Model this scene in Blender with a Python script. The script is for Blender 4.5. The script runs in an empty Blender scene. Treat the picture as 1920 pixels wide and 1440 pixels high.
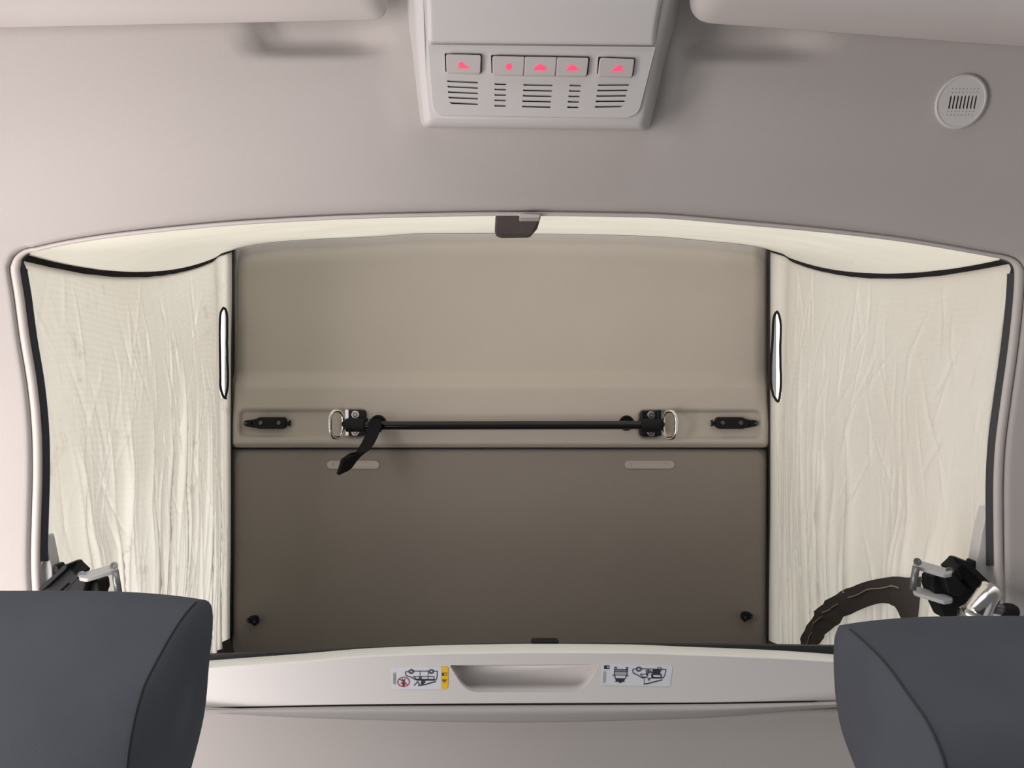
import bpy, math, random
from mathutils import Vector, Matrix, noise
from mathutils.geometry import tessellate_polygon
random.seed(4)
PI = math.pi
SC = bpy.context.scene
COL = SC.collection

# ------------------------------------------------------------------ camera, sky, light
# Cab frame used while modelling: x to the right, y away from the viewer, z "up the picture".
# Everything is then turned by PITCH about X, so that the ceiling really is overhead
# (the photograph looks steeply up and back at the raised roof).
PITCH = math.radians(65)
EYE = Vector((0, 0, 1.0))
ROT = Matrix.Rotation(PITCH, 3, 'X')
FPX = 1387.0
def W(p): return ROT @ Vector(p) + EYE

cam = bpy.data.objects.new('camera', bpy.data.cameras.new('camera'))
COL.objects.link(cam)
cam.location = EYE
cam.rotation_euler = (PI/2 + PITCH, 0, 0)
cam.data.sensor_width = 36.0
cam.data.lens = 36.0 * FPX / 1920.0
cam.data.clip_start = 0.01
SC.camera = cam

SC.view_settings.view_transform = 'Standard'
SC.view_settings.look = 'None'
SC.view_settings.gamma = 1.0
SC.view_settings.use_curve_mapping = False
SC.view_settings.exposure = 0.0

world = bpy.data.worlds.new('overcast_sky'); SC.world = world
world.use_nodes = True
nt = world.node_tree; nt.nodes.clear()
tc = nt.nodes.new('ShaderNodeTexCoord'); sp = nt.nodes.new('ShaderNodeSeparateXYZ')
mr = nt.nodes.new('ShaderNodeMapRange'); mr.inputs[1].default_value = -0.15; mr.inputs[2].default_value = 0.12
ramp = nt.nodes.new('ShaderNodeValToRGB')
ramp.color_ramp.elements[0].color = (0.085, 0.083, 0.081, 1)
ramp.color_ramp.elements[1].color = (1.0, 1.0, 0.97, 1)
bg = nt.nodes.new('ShaderNodeBackground'); bg.inputs[1].default_value = 1.6
wo = nt.nodes.new('ShaderNodeOutputWorld')
nt.links.new(tc.outputs['Generated'], sp.inputs[0]); nt.links.new(sp.outputs['Z'], mr.inputs[0])
nt.links.new(mr.outputs[0], ramp.inputs[0]); nt.links.new(ramp.outputs[0], bg.inputs[0]); nt.links.new(bg.outputs[0], wo.inputs[0])

def area_light(name, loc, target, sx, sy, power, color):
    l = bpy.data.lights.new(name, 'AREA'); l.shape = 'RECTANGLE'; l.size = sx; l.size_y = sy
    l.energy = power; l.color = color
    o = bpy.data.objects.new(name, l); COL.objects.link(o)
    o.location = W(loc)
    o.rotation_euler = (W(target) - W(loc)).to_track_quat('-Z', 'Y').to_euler()
    return o
area_light('door_window_daylight_left', (-0.82, 0.30, -0.16), (-0.1, 0.85, 0.12), 0.9, 0.35, 9.0, (1.0, 0.90, 0.87))
area_light('door_window_daylight_right', (1.15, 0.0, -0.50), (0.0, 0.95, 0.1), 0.8, 0.6, 0.4, (0.93, 0.96, 1.0))
area_light('rear_cabin_fill', (-0.68, -0.02, -0.70), (-0.25, 0.95, -0.30), 0.8, 0.4, 4.0, (1.0, 0.985, 0.97))  # added fill lamp for the bed edge, rear headliner and console lid
sun_data = bpy.data.lights.new('hazy_sun', 'SUN'); sun_data.energy = 3.7; sun_data.angle = math.radians(25); sun_data.color = (1.0, .97, .92)
sun = bpy.data.objects.new('hazy_sun', sun_data); COL.objects.link(sun)
sun.location = (-3, 1, 5)
sun.rotation_euler = Vector((.50, .10, -.86)).to_track_quat('-Z', 'Y').to_euler()   # high on the left, behind thin cloud
area_light('windscreen_daylight', (0.0, 0.22, 1.05), (0.0, 0.9, -0.1), 1.3, 0.5, 4.0, (0.97, 0.98, 1.0))

# ------------------------------------------------------------------ helpers
def px(x, y, d):
    """Point that lies d metres into the cab on the sight line through picture point x, y."""
    return Vector(((x - 960.0) / FPX * d, d, (720.0 - y) / FPX * d))

def curve(pts):
    """Smooth function through (x, y) pairs (cubic Hermite)."""
    xs = [p[0] for p in pts]; ys = [p[1] for p in pts]; n = len(xs)
    sl = [(ys[i+1]-ys[i])/(xs[i+1]-xs[i]) for i in range(n-1)]
    m = [sl[0]] + [0 if sl[i-1]*sl[i] <= 0 else 2*sl[i-1]*sl[i]/(sl[i-1]+sl[i]) for i in range(1, n-1)] + [sl[-1]]
    def f(x):
        if x <= xs[0]: return ys[0] + m[0]*(x-xs[0])
        if x >= xs[-1]: return ys[-1] + m[-1]*(x-xs[-1])
        for i in range(n-1):
            if x <= xs[i+1]: break
        h = xs[i+1]-xs[i]; t = (x-xs[i])/h
        return ((2*t**3-3*t*t+1)*ys[i] + (t**3-2*t*t+t)*h*m[i] + (-2*t**3+3*t*t)*ys[i+1] + (t**3-t*t)*h*m[i+1])
    return f

def sstep(a, b, x):
    t = max(0.0, min(1.0, (x-a)/(b-a))); return t*t*(3-2*t)

DY = curve([(-900, .66), (0, .775), (250, .822), (450, .862), (1100, .895), (1320, .915), (1440, .93), (2000, 1.0)])
def D(x, y):
    u = min(1.5, abs((x-960.0)/960.0))
    return DY(y) - 0.04*u**3

class MB:
    """Collects shapes into one mesh."""
    def __init__(s): s.v = []; s.f = []; s.uv = None
    def add(s, vs, fs):
        b = len(s.v); s.v += [Vector(p) for p in vs]; s.f += [tuple(i+b for i in q) for q in fs]
        return s

BASE = {}
def build(name, mb, mat, parent=None, base=None, smooth=True, bevel=0, seg=3, solid=0, weld=False):
    me = bpy.data.meshes.new(name)
    if parent is not None: b = BASE[parent.name]
    elif base is not None: b = Vector(base)
    else:
        b = sum(mb.v, Vector()) / len(mb.v)
    me.from_pydata([tuple(p-b) for p in mb.v], [], mb.f)
    import bmesh
    bm = bmesh.new(); bm.from_mesh(me)
    if weld: bmesh.ops.remove_doubles(bm, verts=bm.verts, dist=1e-5)
    bmesh.ops.recalc_face_normals(bm, faces=bm.faces)
    bm.to_mesh(me); bm.free()
    if mb.uv:
        lay = me.uv_layers.new(name='UVMap')
        for l in me.loops: lay.data[l.index].uv = mb.uv[l.vertex_index]
    me.polygons.foreach_set('use_smooth', [smooth]*len(me.polygons))
    me.materials.append(mat)
    o = bpy.data.objects.new(name, me); COL.objects.link(o)
    BASE[o.name] = b
    if parent is not None: o.parent = parent
    else:
        o.location = W(b); o.rotation_euler = (PITCH, 0, 0)
    if bevel:
        if smooth: me.set_sharp_from_angle(angle=math.radians(180))
        m = o.modifiers.new('bevel', 'BEVEL'); m.width = bevel; m.segments = seg; m.limit_method = 'ANGLE'
        m.angle_limit = math.radians(40); m.harden_normals = True
    if solid:
        m = o.modifiers.new('solidify', 'SOLIDIFY'); m.thickness = solid; m.offset = 0
    return o

def tag(o, label=None, cat=None, group=None, kind=None):
    if label: o['label'] = label
    if cat: o['category'] = cat
    if group: o['group'] = group
    if kind: o['kind'] = kind
    return o

def thing(name, base, label, cat, group=None):
    o = bpy.data.objects.new(name, None); COL.objects.link(o)
    o.location = W(base); o.rotation_euler = (PITCH, 0, 0); o.empty_display_size = .02
    BASE[o.name] = Vector(base)
    return tag(o, label, cat, group)

def grid(fn, nu, nv):
    mb = MB()
    for j in range(nv+1):
        for i in range(nu+1): mb.v.append(Vector(fn(i/nu, j/nv)))
    for j in range(nv):
        for i in range(nu):
            a = j*(nu+1)+i; mb.f.append((a, a+1, a+nu+2, a+nu+1))
    return mb

def prism(mb, poly, front, back):
    """Solid whose face outline is the picture-plane polygon; front/back are depths (number or function)."""
    F = front if callable(front) else (lambda x, y: front)
    B = back if callable(back) else (lambda x, y: back)
    n = len(poly)
    fr = [px(x, y, F(x, y)) for x, y in poly]
    bk = [Vector((p.x, p.y + (B(x, y)-F(x, y)), p.z)) for p, (x, y) in zip(fr, poly)]
    fs = [tuple(range(n)), tuple(reversed(range(n, 2*n)))]
    fs += [(i, n+i, n+(i+1) % n, (i+1) % n) for i in range(n)]
    return mb.add(fr+bk, fs)

def plate(mb, loops, front, back):
    """As prism, with holes: loops[0] is the outline, the others are holes."""
    F = front if callable(front) else (lambda x, y: front)
    B = back if callable(back) else (lambda x, y: back)
    flat = [p for l in loops for p in l]
    tris = tessellate_polygon([[Vector((x, y, 0)) for x, y in l] for l in loops])
    n = len(flat)
    fr = [px(x, y, F(x, y)) for x, y in flat]
    bk = [Vector((p.x, p.y + (B(x, y)-F(x, y)), p.z)) for p, (x, y) in zip(fr, flat)]
    fs = [tuple(t) for t in tris] + [(a+n, c+n, b+n) for a, b, c in tris]
    k = 0
    for l in loops:
        m = len(l)
        fs += [(k+i, n+k+i, n+k+(i+1) % m, k+(i+1) % m) for i in range(m)]
        k += m
    return mb.add(fr+bk, fs)

def rrect(x0, y0, x1, y1, r, n=5):
    out = []
    for cx, cy, a0 in ((x1-r, y0+r, -90), (x1-r, y1-r, 0), (x0+r, y1-r, 90), (x0+r, y0+r, 180)):
        for k in range(n+1):
            a = math.radians(a0 + 90*k/n); out.append((cx+r*math.cos(a), cy+r*math.sin(a)))
    return out

def round_poly(pts, r, n=5):
    """Rounds the corners of a polygon; r may be a list."""
    out = []; m = len(pts)
    for i in range(m):
        p = Vector(pts[i]); a = Vector(pts[i-1]); b = Vector(pts[(i+1) % m])
        ri = r[i] if isinstance(r, (list, tuple)) else r
        if ri <= 0: out.append(tuple(p)); continue
        q0 = p + (a-p).normalized()*min(ri, (a-p).length*.49); q1 = p + (b-p).normalized()*min(ri, (b-p).length*.49)
        for k in range(n+1):
            t = k/n; out.append(tuple(q0*(1-t)**2 + p*2*t*(1-t) + q1*t*t))
    return out

def circle(cx, cy, r, n=24, ry=None):
    ry = r if ry is None else ry
    return [(cx+r*math.cos(2*PI*k/n), cy+ry*math.sin(2*PI*k/n)) for k in range(n)]

def tube(mb, path, r, n=10, closed=False, flat=1.0, up=None, caps=True):
    """Round (or flattened) tube along a path. up: the thin direction of a flattened one."""
    path = [Vector(p) for p in path]; m = len(path)
    R = r if callable(r) else (lambda t: r)
    vs = []; nrm = None
    for i, p in enumerate(path):
        if closed: t = (path[(i+1) % m]-path[i-1])
        else: t = path[min(i+1, m-1)]-path[max(i-1, 0)]
        t.normalize()
        if up is not None:
            u = Vector(up) - t*Vector(up).dot(t); u.normalize()
        else:
            if nrm is None:
                nrm = Vector((0, 0, 1)) if abs(t.z) < .8 else Vector((1, 0, 0))
            u = nrm - t*nrm.dot(t); u.normalize(); nrm = u
        w = t.cross(u)
        rr = R(i/max(1, m-1))
        for k in range(n):
            a = 2*PI*k/n
            vs.append(p + u*(rr*flat*math.cos(a)) + w*(rr*math.sin(a)))
    fs = []
    for i in range(m if closed else m-1):
        j = (i+1) % m
        for k in range(n):
            fs.append((i*n+k, i*n+(k+1) % n, j*n+(k+1) % n, j*n+k))
    if not closed and caps:
        fs += [tuple(range(n)), tuple(reversed(range((m-1)*n, m*n)))]
    return mb.add(vs, fs)

def lathe(mb, a, axis, prof, n=28):
    """prof: (distance along axis, radius)."""
    a = Vector(a); ax = Vector(axis).normalized()
    u = ax.orthogonal().normalized(); w = ax.cross(u)
    vs = []
    for h, r in prof:
        for k in range(n):
            t = 2*PI*k/n; vs.append(a + ax*h + u*(r*math.cos(t)) + w*(r*math.sin(t)))
    fs = []
    for i in range(len(prof)-1):
        for k in range(n): fs.append((i*n+k, i*n+(k+1) % n, (i+1)*n+(k+1) % n, (i+1)*n+k))
    fs += [tuple(range(n)), tuple(reversed(range((len(prof)-1)*n, len(prof)*n)))]
    return mb.add(vs, fs)

def smooth_path(pts, n=6):
    """Catmull-Rom through points of any dimension."""
    P = [Vector(p) for p in pts]; out = []
    for i in range(len(P)-1):
        p0 = P[max(i-1, 0)]; p1 = P[i]; p2 = P[i+1]; p3 = P[min(i+2, len(P)-1)]
        for k in range(n):
            t = k/n
            out.append(.5*((2*p1)+(p2-p0)*t+(2*p0-5*p1+4*p2-p3)*t*t+(3*p1-p0-3*p2+p3)*t**3))
    out.append(P[-1]); return out

# ------------------------------------------------------------------ materials
def material(name, color, rough=.6, metal=0.0, bump=None, var=0.0, var_scale=8.0, spec=.5, sheen=0.0, emit=None):
    """bump: (scale, strength, distance)."""
    m = bpy.data.materials.new(name); m.use_nodes = True
    t = m.node_tree; b = t.nodes['Principled BSDF']
    b.inputs['Base Color'].default_value = (*color, 1); b.inputs['Roughness'].default_value = rough
    b.inputs['Metallic'].default_value = metal; b.inputs['Specular IOR Level'].default_value = spec
    if sheen:
        b.inputs['Sheen Weight'].default_value = sheen; b.inputs['Sheen Roughness'].default_value = .5
    if emit:
        b.inputs['Emission Color'].default_value = (*emit[0], 1); b.inputs['Emission Strength'].default_value = emit[1]
    co = t.nodes.new('ShaderNodeTexCoord')
    n2 = t.nodes.new('ShaderNodeTexNoise'); n2.inputs['Scale'].default_value = var_scale; n2.inputs['Detail'].default_value = 4
    mx = t.nodes.new('ShaderNodeMix'); mx.data_type = 'RGBA'
    mx.inputs[6].default_value = (*[c*(1-var) for c in color], 1); mx.inputs[7].default_value = (*[min(1, c*(1+var)) for c in color], 1)
    t.links.new(co.outputs['Object'], n2.inputs['Vector']); t.links.new(n2.outputs['Fac'], mx.inputs[0]); t.links.new(mx.outputs[2], b.inputs['Base Color'])
    if bump:
        n1 = t.nodes.new('ShaderNodeTexNoise'); n1.inputs['Scale'].default_value = bump[0]; n1.inputs['Detail'].default_value = 3
        bp = t.nodes.new('ShaderNodeBump'); bp.inputs['Strength'].default_value = bump[1]; bp.inputs['Distance'].default_value = bump[2]
        t.links.new(co.outputs['Object'], n1.inputs['Vector']); t.links.new(n1.outputs['Fac'], bp.inputs['Height']); t.links.new(bp.outputs[0], b.inputs['Normal'])
    return m

M = {}
M['headliner'] = material('headliner_fabric', (.50, .467, .452), .95, bump=(900, .25, .0006), var=.03, spec=.15)
M['visor'] = material('visor_vinyl', (.56, .52, .505), .8, bump=(700, .2, .0004), var=.02, spec=.25)
M['console'] = material('console_plastic', (.60, .58, .575), .48, bump=(1500, .12, .0002), var=.02)
M['button'] = material('button_plastic', (.54, .50, .495), .5, bump=(1500, .1, .0002), var=.02)
M['sensor'] = material('sensor_plastic', (.66, .645, .635), .45, bump=(1200, .1, .0002), var=.02)
M['edge'] = material('edge_profile_rubber', (.58, .54, .52), .5, var=.02)
M['seal'] = material('seal_rubber', (.018, .018, .022), .55, bump=(600, .2, .0004), var=.1)
M['binding'] = material('seam_binding_tape', (.022, .02, .022), .85, bump=(1200, .4, .0005), var=.1, spec=.2)
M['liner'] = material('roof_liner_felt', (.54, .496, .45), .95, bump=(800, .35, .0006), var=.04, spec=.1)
M['liner_low'] = material('lower_liner_felt', (.31, .279, .252), .95, bump=(800, .35, .0006), var=.04, spec=.1)  # darker felt; part of the tone is shade from the panel's angle
M['shell'] = material('roof_shell_dark', (.05, .048, .048), .9, var=.1)
M['insert'] = material('pale_insert_plastic', (.50, .46, .43), .4, var=.03)
M['blk'] = material('black_plastic', (.010, .010, .012), .6, bump=(900, .2, .0003), var=.1, spec=.22)
M['gloss'] = material('black_gloss_paint', (.010, .010, .011), .13, var=.05)
M['web'] = material('black_webbing', (.010, .010, .012), .9, bump=(900, .5, .0006), var=.15, spec=.2)
M['chrome'] = material('chrome', (.80, .78, .76), .15, metal=1.0, var=.02)
M['steel'] = material('screw_steel', (.16, .155, .15), .35, metal=1.0, var=.05)
M['alu'] = material('grey_painted_alloy', (.46, .46, .46), .45, bump=(900, .1, .0002), var=.03)
M['pin'] = material('grey_pin', (.22, .22, .23), .35, metal=.6, var=.05)
M['tab'] = material('taupe_fabric', (.105, .088, .085), .95, bump=(700, .6, .0008), var=.12, spec=.1)
M['ledge'] = material('ledge_plastic', (.70, .67, .66), .42, bump=(1500, .12, .0002), var=.02)
M['rail'] = material('lit_rail_plastic', (.80, .80, .77), .35, bump=(1500, .08, .0002), var=.02)  # ledge plastic in a paler tone, standing in for light off the canvas
M['rearstrip'] = material('rear_strip_fabric', (.46, .44, .43), .8, bump=(900, .2, .0004), var=.02, spec=.2)
M['seat'] = material('headrest_fabric', (.056, .061, .074), .9, bump=(1100, .4, .0005), var=.16, var_scale=14, spec=.15)
M['seam'] = material('seam_thread', (.012, .013, .016), .9, var=.1)
M['white'] = material('sticker_white', (.72, .74, .80), .35, var=.02)
M['yellow'] = material('sticker_yellow', (.90, .55, .01), .4, var=.02)
M['ink'] = material('sticker_ink', (.035, .035, .05), .5, var=.05)
M['inkgrey'] = material('sticker_grey_print', (.33, .34, .36), .5, var=.05)
M['inkred'] = material('sticker_red', (.48, .045, .06), .5, var=.05)
M['lit'] = material('red_backlit_symbol', (.8, .05, .12), .5, var=.02, emit=((1.0, .055, .13), 1.05))
M['void'] = material('dark_grille_void', (.02, .018, .018), .9, var=.1)
M['flapdark'] = material('dark_mesh_fabric', (.070, .062, .056), .95, bump=(900, .5, .0006), var=.15, spec=.1)
M['zip'] = material('zip_coil', (.30, .26, .21), .6, var=.1)

def canvas_material(name, color, wrinkle=True, trans=.42, clean=.0):
    m = bpy.data.materials.new(name); m.use_nodes = True
    t = m.node_tree; t.nodes.clear(); N = t.nodes.new; L = t.links.new
    out = N('ShaderNodeOutputMaterial'); add = N('ShaderNodeMixShader'); add.inputs[0].default_value = trans
    df = N('ShaderNodeBsdfDiffuse'); tr = N('ShaderNodeBsdfTranslucent')
    co = N('ShaderNodeTexCoord')
    base = N('ShaderNodeRGB'); base.outputs[0].default_value = (*color, 1)
    # scattered dirt specks
    n1 = N('ShaderNodeTexNoise'); n1.inputs['Scale'].default_value = 11; n1.inputs['Detail'].default_value = 8; n1.inputs['Roughness'].default_value = .75
    r1 = N('ShaderNodeValToRGB'); r1.color_ramp.elements[0].position = .58 + clean; r1.color_ramp.elements[0].color = (1, 1, 1, 1)
    r1.color_ramp.elements[1].position = .74 + clean; r1.color_ramp.elements[1].color = (.62, .57, .48, 1)
    n3 = N('ShaderNodeTexNoise'); n3.inputs['Scale'].default_value = 3.0; n3.inputs['Detail'].default_value = 3
    r3 = N('ShaderNodeValToRGB'); r3.color_ramp.elements[0].position = .3; r3.color_ramp.elements[0].color = (.92, .895, .86, 1)
    r3.color_ramp.elements[1].position = .7; r3.color_ramp.elements[1].color = (1, 1, .985, 1)
    m1 = N('ShaderNodeMix'); m1.data_type = 'RGBA'; m1.blend_type = 'MULTIPLY'; m1.inputs[0].default_value = 1
    m2 = N('ShaderNodeMix'); m2.data_type = 'RGBA'; m2.blend_type = 'MULTIPLY'; m2.inputs[0].default_value = 1
    L(co.outputs['Object'], n1.inputs['Vector']); L(n1.outputs['Fac'], r1.inputs[0])
    L(co.outputs['Object'], n3.inputs['Vector']); L(n3.outputs['Fac'], r3.inputs[0])
    L(base.outputs[0], m1.inputs[6]); L(r1.outputs[0], m1.inputs[7]); L(m1.outputs[2], m2.inputs[6]); L(r3.outputs[0], m2.inputs[7])
    L(m2.outputs[2], df.inputs['Color']); L(m2.outputs[2], tr.inputs['Color'])
    # weave and fine crumples
    wv = N('ShaderNodeTexWave'); wv.bands_direction = 'Y'; wv.inputs['Scale'].default_value = 75; wv.inputs['Distortion'].default_value = 1.2
    wv.inputs['Detail'].default_value = 2
    mp = N('ShaderNodeMapping'); mp.inputs['Scale'].default_value = (1, 1, 1)
    L(co.outputs['UV'], mp.inputs[0]); L(mp.outputs[0], wv.inputs['Vector'])
    b1 = N('ShaderNodeBump'); b1.inputs['Strength'].default_value = .18; b1.inputs['Distance'].default_value = .0006
    L(wv.outputs['Fac'], b1.inputs['Height'])
    mp2 = N('ShaderNodeMapping'); mp2.inputs['Scale'].default_value = (34, 12, 1)
    n4 = N('ShaderNodeTexNoise'); n4.inputs['Scale'].default_value = 1.0; n4.inputs['Detail'].default_value = 7; n4.inputs['Distortion'].default_value = .9
    n4.inputs['Roughness'].default_value = .6
    L(co.outputs['UV'], mp2.inputs[0]); L(mp2.outputs[0], n4.inputs['Vector'])
    b2 = N('ShaderNodeBump'); b2.inputs['Strength'].default_value = .35 if wrinkle else .4; b2.inputs['Distance'].default_value = .005
    L(n4.outputs['Fac'], b2.inputs['Height']); L(b1.outputs[0], b2.inputs['Normal'])
    L(b2.outputs[0], df.inputs['Normal']); L(b2.outputs[0], tr.inputs['Normal'])
    L(df.outputs[0], add.inputs[1]); L(tr.outputs[0], add.inputs[2]); L(add.outputs[0], out.inputs[0])
    return m
M['canvas'] = canvas_material('tent_canvas', (.83, .80, .745))
M['canvas_clean'] = canvas_material('tent_canvas_clean', (.83, .80, .745), clean=.12)
M['canvas_front'] = canvas_material('tent_canvas_front', (.82, .79, .72), False, clean=.08)

def net_material():
    m = bpy.data.materials.new('window_netting'); m.use_nodes = True
    t = m.node_tree; t.nodes.clear(); N = t.nodes.new; L = t.links.new
    out = N('ShaderNodeOutputMaterial'); mx = N('ShaderNodeMixShader'); tp = N('ShaderNodeBsdfTransparent'); tr = N('ShaderNodeBsdfTranslucent')
    tr.inputs['Color'].default_value = (.85, .85, .84, 1)
    co = N('ShaderNodeTexCoord'); wv = N('ShaderNodeTexWave'); wv.inputs['Scale'].default_value = 4; wv.inputs['Distortion'].default_value = 2.5
    rr = N('ShaderNodeMapRange'); rr.inputs[3].default_value = .05; rr.inputs[4].default_value = .5
    L(co.outputs['Object'], wv.inputs['Vector']); L(wv.outputs['Fac'], rr.inputs[0]); L(rr.outputs[0], mx.inputs[0])
    L(tp.outputs[0], mx.inputs[1]); L(tr.outputs[0], mx.inputs[2]); L(mx.outputs[0], out.inputs[0])
    return m
M['net'] = net_material()

# ------------------------------------------------------------------ ceiling with its opening
top_y = curve([(-200, 520), (22, 475), (65, 465), (130, 451), (240, 435), (480, 413), (720, 402), (960, 398), (1200, 401), (1400, 416), (1657, 442), (1860, 475), (1905, 484), (2100, 520)])
LEFT = [(64, 464), (45, 470), (31, 481), (24, 495), (22, 510), (30, 560), (40, 635), (54, 720), (62, 800), (64, 880), (62, 960), (60, 1040), (62, 1100), (70, 1200), (95, 1290), (150, 1322)]
RIGHT = [(1868, 476), (1890, 481), (1905, 489), (1915, 502), (1918, 520), (1914, 580), (1905, 660), (1893, 745), (1882, 830), (1878, 900), (1878, 980), (1879, 1060), (1880, 1130), (1872, 1220), (1850, 1290), (1790, 1322)]
def outline():
    pts = [(x, top_y(x)) for x in [64 + (1868-64)*k/90 for k in range(91)]]
    pts += [tuple(p) for p in smooth_path(RIGHT, 5)[1:]]
    pts += [(1790 + (150-1790)*k/60, 1322) for k in range(1, 61)]
    pts += [tuple(p) for p in reversed(smooth_path(LEFT, 5)[:-1])][:-1]
    return pts
OUT = outline()
def dent(x, y):
    """Shallow pockets in the headliner under the visors' inner ends, and the raised rim round the console."""
    a = sstep(455, 520, x)*(1-sstep(660, 745, x))*(1-sstep(78, 112, y))
    b = sstep(1275, 1320, x)*(1-sstep(1470, 1560, x))*(1-sstep(82, 122, y))
    d = .020*max(a, b)
    ridge = max(math.exp(-((x-768)/16)**2)*(1-sstep(120, 330, y)), math.exp(-((x-1268)/16)**2)*(1-sstep(120, 330, y)))
    return d - .006*ridge
def ceiling_mesh():
    mb = MB(); cx, cy = 960, 860
    n = len(OUT)
    X0, X1, Y0, Y1 = -420, 2340, -420, 1950
    outer = []
    for x, y in OUT:
        dx, dy = x-cx, y-cy
        t = min(((X1-cx)/dx if dx > 0 else (X0-cx)/dx) if dx else 1e9, ((Y1-cy)/dy if dy > 0 else (Y0-cy)/dy) if dy else 1e9)
        outer.append((cx+dx*t, cy+dy*t))
    rings = [0, .004, .010, .02, .032] + [.032 + .968*k/90 for k in range(1, 91)]
    lip = [.016, .009, .004, .001, 0]
    for i, r in enumerate(rings):
        for (x, y), (ox, oy) in zip(OUT, outer):
            X = x+(ox-x)*r; Y = y+(oy-y)*r
            roll = lip[i] if i < 5 else 0
            mb.v.append(px(X, Y, D(X, Y) + dent(X, Y) + roll))
    for i in range(len(rings)-1):
        for k in range(n):
            mb.f.append((i*n+k, i*n+(k+1) % n, (i+1)*n+(k+1) % n, (i+1)*n+k))
    return mb
o = build('ceiling', ceiling_mesh(), M['headliner'])
m = o.modifiers.new('solidify', 'SOLIDIFY'); m.thickness = .006; m.offset = 1
tag(o, 'pale grey fabric headliner around the big roof opening', 'ceiling', kind='structure')

def inset(pts, k):
    """Moves outline points toward the opening's middle by k(x, y) picture units along the local normal."""
    out = []; n = len(pts)
    for i in range(n):
        a = Vector(pts[i-2]); b = Vector(pts[(i+2) % n]); t = (b-a).normalized()
        nn = Vector((-t.y, t.x))
        out.append((pts[i][0]+nn.x*k(*pts[i]), pts[i][1]+nn.y*k(*pts[i])))
    return out
def side_w(x, y):   # 0 on the top edge, 1 on the sides
    return sstep(462, 505, y) if x < 960 else sstep(474, 515, y)
ip = inset(OUT, lambda x, y: 3.0 + 4.5*side_w(x, y))
mb = MB(); tube(mb, [px(x, y, D(x, y)+.006) for x, y in ip], lambda t: .0024 + .0026*side_w(*ip[min(len(ip)-1, int(round(t*(len(ip)-1))))]), 10, closed=True)
tag(build('trim_1', mb, M['edge']), 'pale rubber edge profile running round the roof opening', 'trim', kind='structure')
def seal_band(pts, w0, w1, ends):
    a = inset(pts, lambda x, y: w0); b = inset(pts, lambda x, y: w1)
    return a, b
i2 = inset(OUT, lambda x, y: 5+7*side_w(x, y)); i3 = inset(OUT, lambda x, y: 10+20*side_w(x, y))
for nm, sel, lab in (('trim_2', lambda x, y: x < 300 and y < 1062 and y > 466, 'black rubber seal down the left side of the roof opening'),
                     ('trim_3', lambda x, y: x > 1600 and y < 1062 and y > 477, 'black rubber seal down the right side of the roof opening')):
    idx = [k for k, (x, y) in enumerate(OUT) if sel(x, y)]
    mb = MB(); n = len(idx)
    for k in idx:
        for (x, y), dd in ((i2[k], .004), (i3[k], .010), (i3[k], .026), (i2[k], .026)):
            mb.v.append(px(x, y, D(x, y)+dd))
    for q in range(n-1):
        for c in range(4): mb.f.append((q*4+c, q*4+(c+1) % 4, q*4+4+(c+1) % 4, q*4+4+c))
    mb.f += [(0, 1, 2, 3), tuple(reversed(range(4*n-4, 4*n)))]
    tag(build(nm, mb, M['seal'], bevel=.002), lab, 'seal', kind='structure')
# pale corner pieces below the seals
for nm, poly, lab in (('trim_4', [(80, 1004), (85, 1006), (91, 1035), (97, 1065), (100, 1120), (100, 1200), (70, 1200), (70, 1062), (80, 1056)], 'pale plastic end piece below the left black seal'),
                      ('trim_5', [(1853, 950), (1840, 1000), (1832, 1050), (1828, 1120), (1830, 1200), (1872, 1200), (1868, 1062), (1864, 1052), (1855, 1040)], 'pale plastic end piece below the right black seal')):
    mb = prism(MB(), poly, lambda x, y: D(x, y)+.0125, lambda x, y: D(x, y)+.03)
    tag(build(nm, mb, M['sensor'], bevel=.0015), lab, 'trim', kind='structure')

# strip behind the bed edge, arched lower border
low = curve([(200, 1322), (385, 1336), (600, 1348), (960, 1356), (1300, 1348), (1567, 1327), (1750, 1318)])
gapy = curve([(200, 1332), (398, 1329), (700, 1323), (1010, 1321), (1300, 1320), (1567, 1316), (1750, 1313)])
xs = [200 + 1550*k/60 for k in range(61)]
mb = MB()
nv = 10
for j in range(nv+1):
    for x in xs:
        t = j/nv; y = gapy(x) + (max(low(x), gapy(x)+2)-gapy(x))*t
        bulge = .015*math.sin(PI*min(1, .15+t*.85))
        mb.v.append(px(x, y, D(x, y) - .002 - bulge + (.006 if j == nv else 0)))
for j in range(nv):
    for i in range(60):
        a = j*61+i; mb.f.append((a, a+1, a+62, a+61))
o = build('trim_6', mb, M['rearstrip']); m = o.modifiers.new('solidify', 'SOLIDIFY'); m.thickness = .004; m.offset = 1
tag(o, 'grey arched strip between bed edge and rear headliner', 'trim', kind='structure')

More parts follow.
